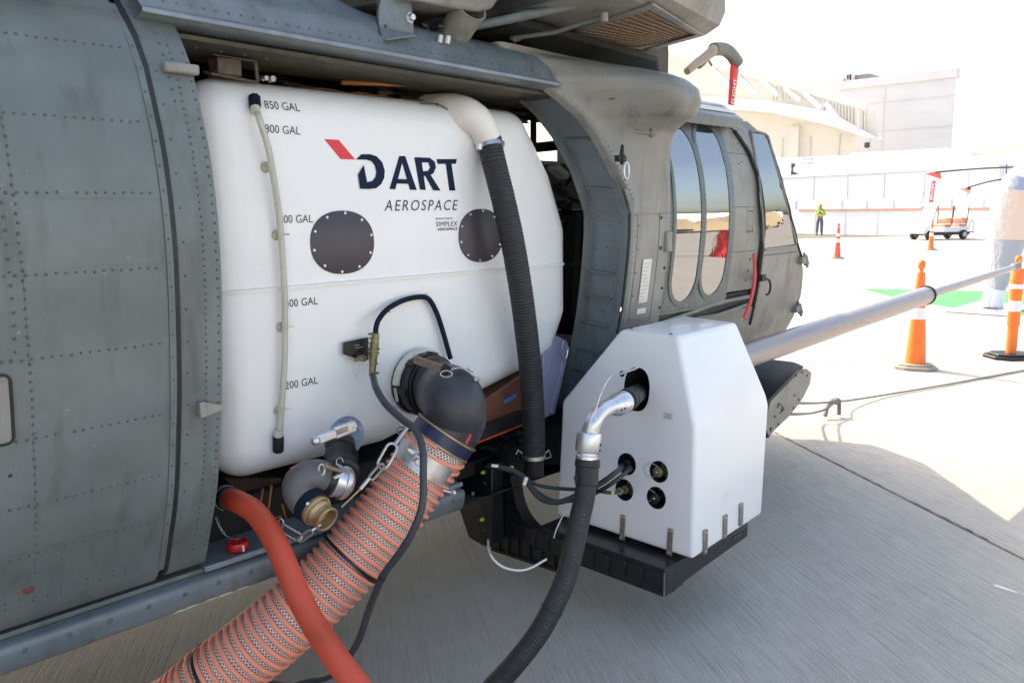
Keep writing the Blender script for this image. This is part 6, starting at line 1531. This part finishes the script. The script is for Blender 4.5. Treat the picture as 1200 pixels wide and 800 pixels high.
cone('small far orange cone standing in front of the golf cart', at(1090.5,293,z=0), MO[0], baseg, 0, .8)
cone('slim orange channelizer post on a black base at the right edge', at(1184,419,z=0), MO[0], M['black'], 0, -R(40), True)
# raised letters down the side of the nearest cone
ctx = at(1072,431,z=0)
def cfn(u, v):
    z = .42-.16*u; r_ = .098-(z-.05)*.066+.002; a = R(-78)+(v)*.55; return Vector((ctx.x+math.cos(a)*r_, ctx.y+math.sin(a)*r_, z))
nc = [o for o in bpy.data.objects if o.name == 'traffic_cone'][0]
text_on('moulded_letters', 'DOT', MW, nc, cfn, bold=.02)

# --- green mat
mt_ = MB(); q = [at(1008,338,z=.006), at(1210,342,z=.006), at(1210,370,z=.006), at(1150,366,z=.006), at(1120,361,z=.006), at(1050,348.5,z=.006)]
mt_.prism(q, (0,0,-.005)); gm = mt_.build('green_mat', mat('artificial_turf', (.07,.48,.12), .9, var=.15, vscale=8, bump=.004, bscale=200), None); tag(gm, 'bright green artificial turf mat lying on the concrete', 'mat')

# --- plastic wrapped upright
wb = at(1163,362,z=0); 
wr = thing('wrapped_upright', wb, 'tall upright wrapped in shiny clear plastic film with white padded foot', 'wrapped equipment')
dd_ = wb.x
def Wp(px, py_): return at(px, py_, x=dd_)
secs = [(1164,361,11),(1163,352,13),(1167,338,12),(1172,320,16),(1177,300,20),(1181,280,23),(1184,262,24),(1187,242,24),(1192,222,24),(1199,207,20),(1204,196,14),(1206,184,9)]
b = MB(); rows = []; random.seed(3)
dep = (wb-CAM).dot(_f)
for i, (px, py_, hw) in enumerate(secs):
    for sub_ in range(3):
        if i == len(secs)-1 and sub_: break
        t = sub_/3; n_ = secs[min(i+1, len(secs)-1)]; cx = px+(n_[0]-px)*t; cy = py_+(n_[1]-py_)*t; h = (hw+(n_[2]-hw)*t)*dep/955
        c = Wp(cx, cy); rows.append([c+Vector((_r0.x,_r0.y,0))*math.cos(a)*h*(1+.1*noise.noise(Vector((math.cos(a)*2, math.sin(a)*2, cy*.11))))+Vector((_f.x,_f.y,0))*math.sin(a)*h*.7*(1+.15*noise.noise(Vector((math.cos(a)*3, 5, cy*.2)))) for a in [2*math.pi*k/36 for k in range(36)]])
b.grid(rows, True); b.f.append(tuple(range(36))); b.m.append(0); L__ = len(rows)*36; b.f.append(tuple(range(L__-36, L__))); b.m.append(0)
fm = bpy.data.materials.new('plastic_film'); fm.use_nodes = True; n = fm.node_tree.nodes; l = fm.node_tree.links; bs_ = n['Principled BSDF']
tc = n.new('ShaderNodeTexCoord'); mp = n.new('ShaderNodeMapping'); mp.inputs['Scale'].default_value = (6,6,1.3); mp.inputs['Rotation'].default_value = (.3,.5,0); l.new(tc.outputs['Object'], mp.inputs[0])
nn_ = n.new('ShaderNodeTexNoise'); nn_.inputs['Scale'].default_value = 3; nn_.inputs['Detail'].default_value = 8; nn_.inputs['Distortion'].default_value = 1.5; l.new(mp.outputs[0], nn_.inputs['Vector'])
rp = n.new('ShaderNodeMapRange'); rp.inputs[1].default_value = .4; rp.inputs[2].default_value = .62; rp.inputs[3].default_value = .35; rp.inputs[4].default_value = .85; l.new(nn_.outputs[0], rp.inputs[0]); l.new(rp.outputs[0], bs_.inputs['Alpha'])
bs_.inputs['Base Color'].default_value = (.8,.8,.82,1); bs_.inputs['Roughness'].default_value = .18
bp = n.new('ShaderNodeBump'); bp.inputs['Distance'].default_value = .03; l.new(nn_.outputs[0], bp.inputs['Height']); l.new(bp.outputs[0], bs_.inputs['Normal'])
b.build('plastic_film', fm, wr, smooth=70)
def core_part(name, i0, i1, m, k_=.8):
    b = MB(); b.tube([Wp(px, py_) for px, py_, hw in secs[i0:i1]], [hw*dep/955*k_ for px, py_, hw in secs[i0:i1]], 20); b.build(name, m, wr, smooth=60)
core_part('foot_padding', 0, 3, M['b_white']); core_part('lower_core', 2, 6, mat('wrapped_grey_blue', (.35,.38,.45))); core_part('middle_core', 5, 9, mat('wrapped_tan', (.72,.56,.46))); core_part('upper_core', 8, 10, mat('wrapped_blue', (.3,.36,.5))); core_part('top_padding', 9, 12, M['b_white'])
b = MB(); b.box((-.14,-.1,0),(.14,.1,.03), Matrix.Translation(wb)); b.build('foot_plate', M['black'], wr)
b = MB(); q = at(1160,364,z=.015); b.box((-.5,-.35,-.006),(1.2,.5,.004), Matrix.Translation(q)); gp = b.build('ground_plate', M['alu'], wr)
# drone-like arms with pennants
def pennant(label, a, e, flag, m, m2=None):
    t = thing('pennant_pole', a, label, 'pennant')
    b = MB(); b.tube(smooth_path([a, a.lerp(e,.5)+Vector((0,0,.02)), e], .2), .012, 8); b.build('pole', M['cable'], t)
    b = MB(); b.prism(flag, (.03,0,0)); b.build('flag', m, t)
    if m2: bb = MB(); bb.prism([flag[0].lerp(flag[1],.0), flag[0].lerp(flag[1],.4), flag[0].lerp(flag[-1],.5)], (-.012,0,0)); bb.build('flag_tip', m2, t)
    return t
XP = dd_
p1 = pennant('thin pole with red triangular pennant above the golf cart', at(1210,195.5,x=XP), at(1096,202,x=XP), [at(*q_, x=XP) for q_ in ((1085,204),(1090,202.5),(1101,201.5),(1103,210),(1094,207))], mat('pennant_red', (.75,.12,.09), .6))
p2 = pennant('lower pole with faded orange and black pennant beside the kiosk', at(1182,209,x=XP), at(1134,220,x=XP), [at(*q_, x=XP) for q_ in ((1137.5,219.5),(1136,227),(1130,224),(1123,221.5))], mat('pennant_faded', (.75,.35,.25), .6), M['black'])
b = MB(); b.bar(at(1179.5,192,x=XP), at(1179.5,212,x=XP), .012); b.build('pole_bracket', M['cable'], p1)
rs2 = MB(); a = at(1094,212,x=XP); e = at(1091,237,x=XP); rs2.grid([[a.lerp(e,t)+Vector((.0,.032,0)), a.lerp(e,t)-Vector((0,.032,0))] for t in (0,.25,.5,.75,1)])
rr2 = rs2.build('hanging_streamer', mat('streamer_red', (.7,.06,.08), .6), None); rr2.modifiers.new('t','SOLIDIFY').thickness = .003; tag(rr2, 'short red streamer with white lettering hanging below the red pennant', 'streamer')
text_on('lettering', 'BEFORE', MW, rr2, lambda u, v: a.lerp(e, .9-.8*u)+Vector((-.006, .020-.04*v, 0)), bold=.02)
# --- rope from the aircraft along the ground
ro = thing('tie_rope', at(985,470,z=.1), 'grey rope with a looped knot running over the concrete from the gear fairing', 'rope')
Rr = lambda x, y_, z_=.1: at(x, y_, z=z_)
b = MB(); kn = Rr(980,470,.12)
b.tube(smooth_path([Rr(1215,431,.012), Rr(1160,441,.012), Rr(1100,452,.014), Rr(1040,462,.02), Rr(995,469,.06), kn, Rr(960,472,.16), at(930,472,y=.1), at(915,471,y=.1)], .03), .009, 10)
b.tube(smooth_path([kn, Rr(968,479,.1), Rr(950,484,.1), at(928,485,y=.0), at(915,483,y=.05)], .03), .009, 10)
b.build('rope', cloth('grey_rope', (.22,.21,.2)), ro, smooth=60)
b = MB(); b.tube(smooth_path([Rr(967,487,.03), Rr(970,476,.09), Rr(977,468,.13), Rr(983,470,.12), Rr(983,486,.02)], .015), .016, 10); b.lathe([(.02,-.03),(.028,0),(.02,.03)], kn, (1,-.3,.1), 12); b.build('knot', cloth('knot_rope', (.2,.19,.17)), ro, smooth=60)
# small stones and flecks on the slab
# --- what stands behind the photographer, seen only in the window glass
bk_ = thing('opposite_hall', (10,-60,0), 'long white hall behind the photographer, seen in the windows', 'building')
b = MB(); b.box((-60,-60,0),(120,-50,4.5)); b.build('wall', M['b_white'], bk_)
b = MB(); b.box((-60,-49.9,4.4),(120,-49.6,4.9)); b.build('roof_edge', M['seal'], bk_)
tj = thing('covered_aircraft', (22,-11.5,0), 'sand coloured tarpaulin over an aircraft behind the photographer', 'aircraft')
for x0_, n_, hh0, yy0 in ((17.5, 8, 1.25, -11), (24.5, 9, 1.5, -13), (33, 12, 2.2, -17)):
    b = MB(); rows = []
    for i in range(n_+1):
        x = x0_+i*.8; h = hh0*max(.05, math.sin(math.pi*i/n_))**.45; rows.append([Vector((x, yy0-1.4*math.cos(math.pi*k/12)*(1+.2*noise.noise(Vector((i*.5, k, 1)))), max(.35, h*math.sin(math.pi*k/12)*(1+.35*noise.noise(Vector((i*.9, k*.7, x0_))))))) for k in range(13)])
    b.grid(rows); b.build('tarpaulin', cloth('sand_canvas', (.42,.33,.22)), tj, smooth=60)
    for dx in (1.0, n_*.8-1.2):
        b = MB(); b.lathe([(.0,-.15),(.42,-.15),(.45,0),(.42,.15),(.0,.15)], (x0_+dx, yy0+1.1, .45), (0,1,0), 20); b.build('wheel', M['rubber'], tj)
rb = thing('red_barrier', (12,-9,0), 'red barrier with white bands behind the photographer', 'barrier')
b = MB(); b.box((10.5,-4.1,0),(10.68,-3.95,1.0)); b.prism([(10.7,-4.0,.0),(11.3,-4.0,.25),(11.3,-4.0,.5),(10.7,-4.0,.2)],(0,.1,0)); b.build('barrier_body', M['redgloss'], rb, bevel=.03)
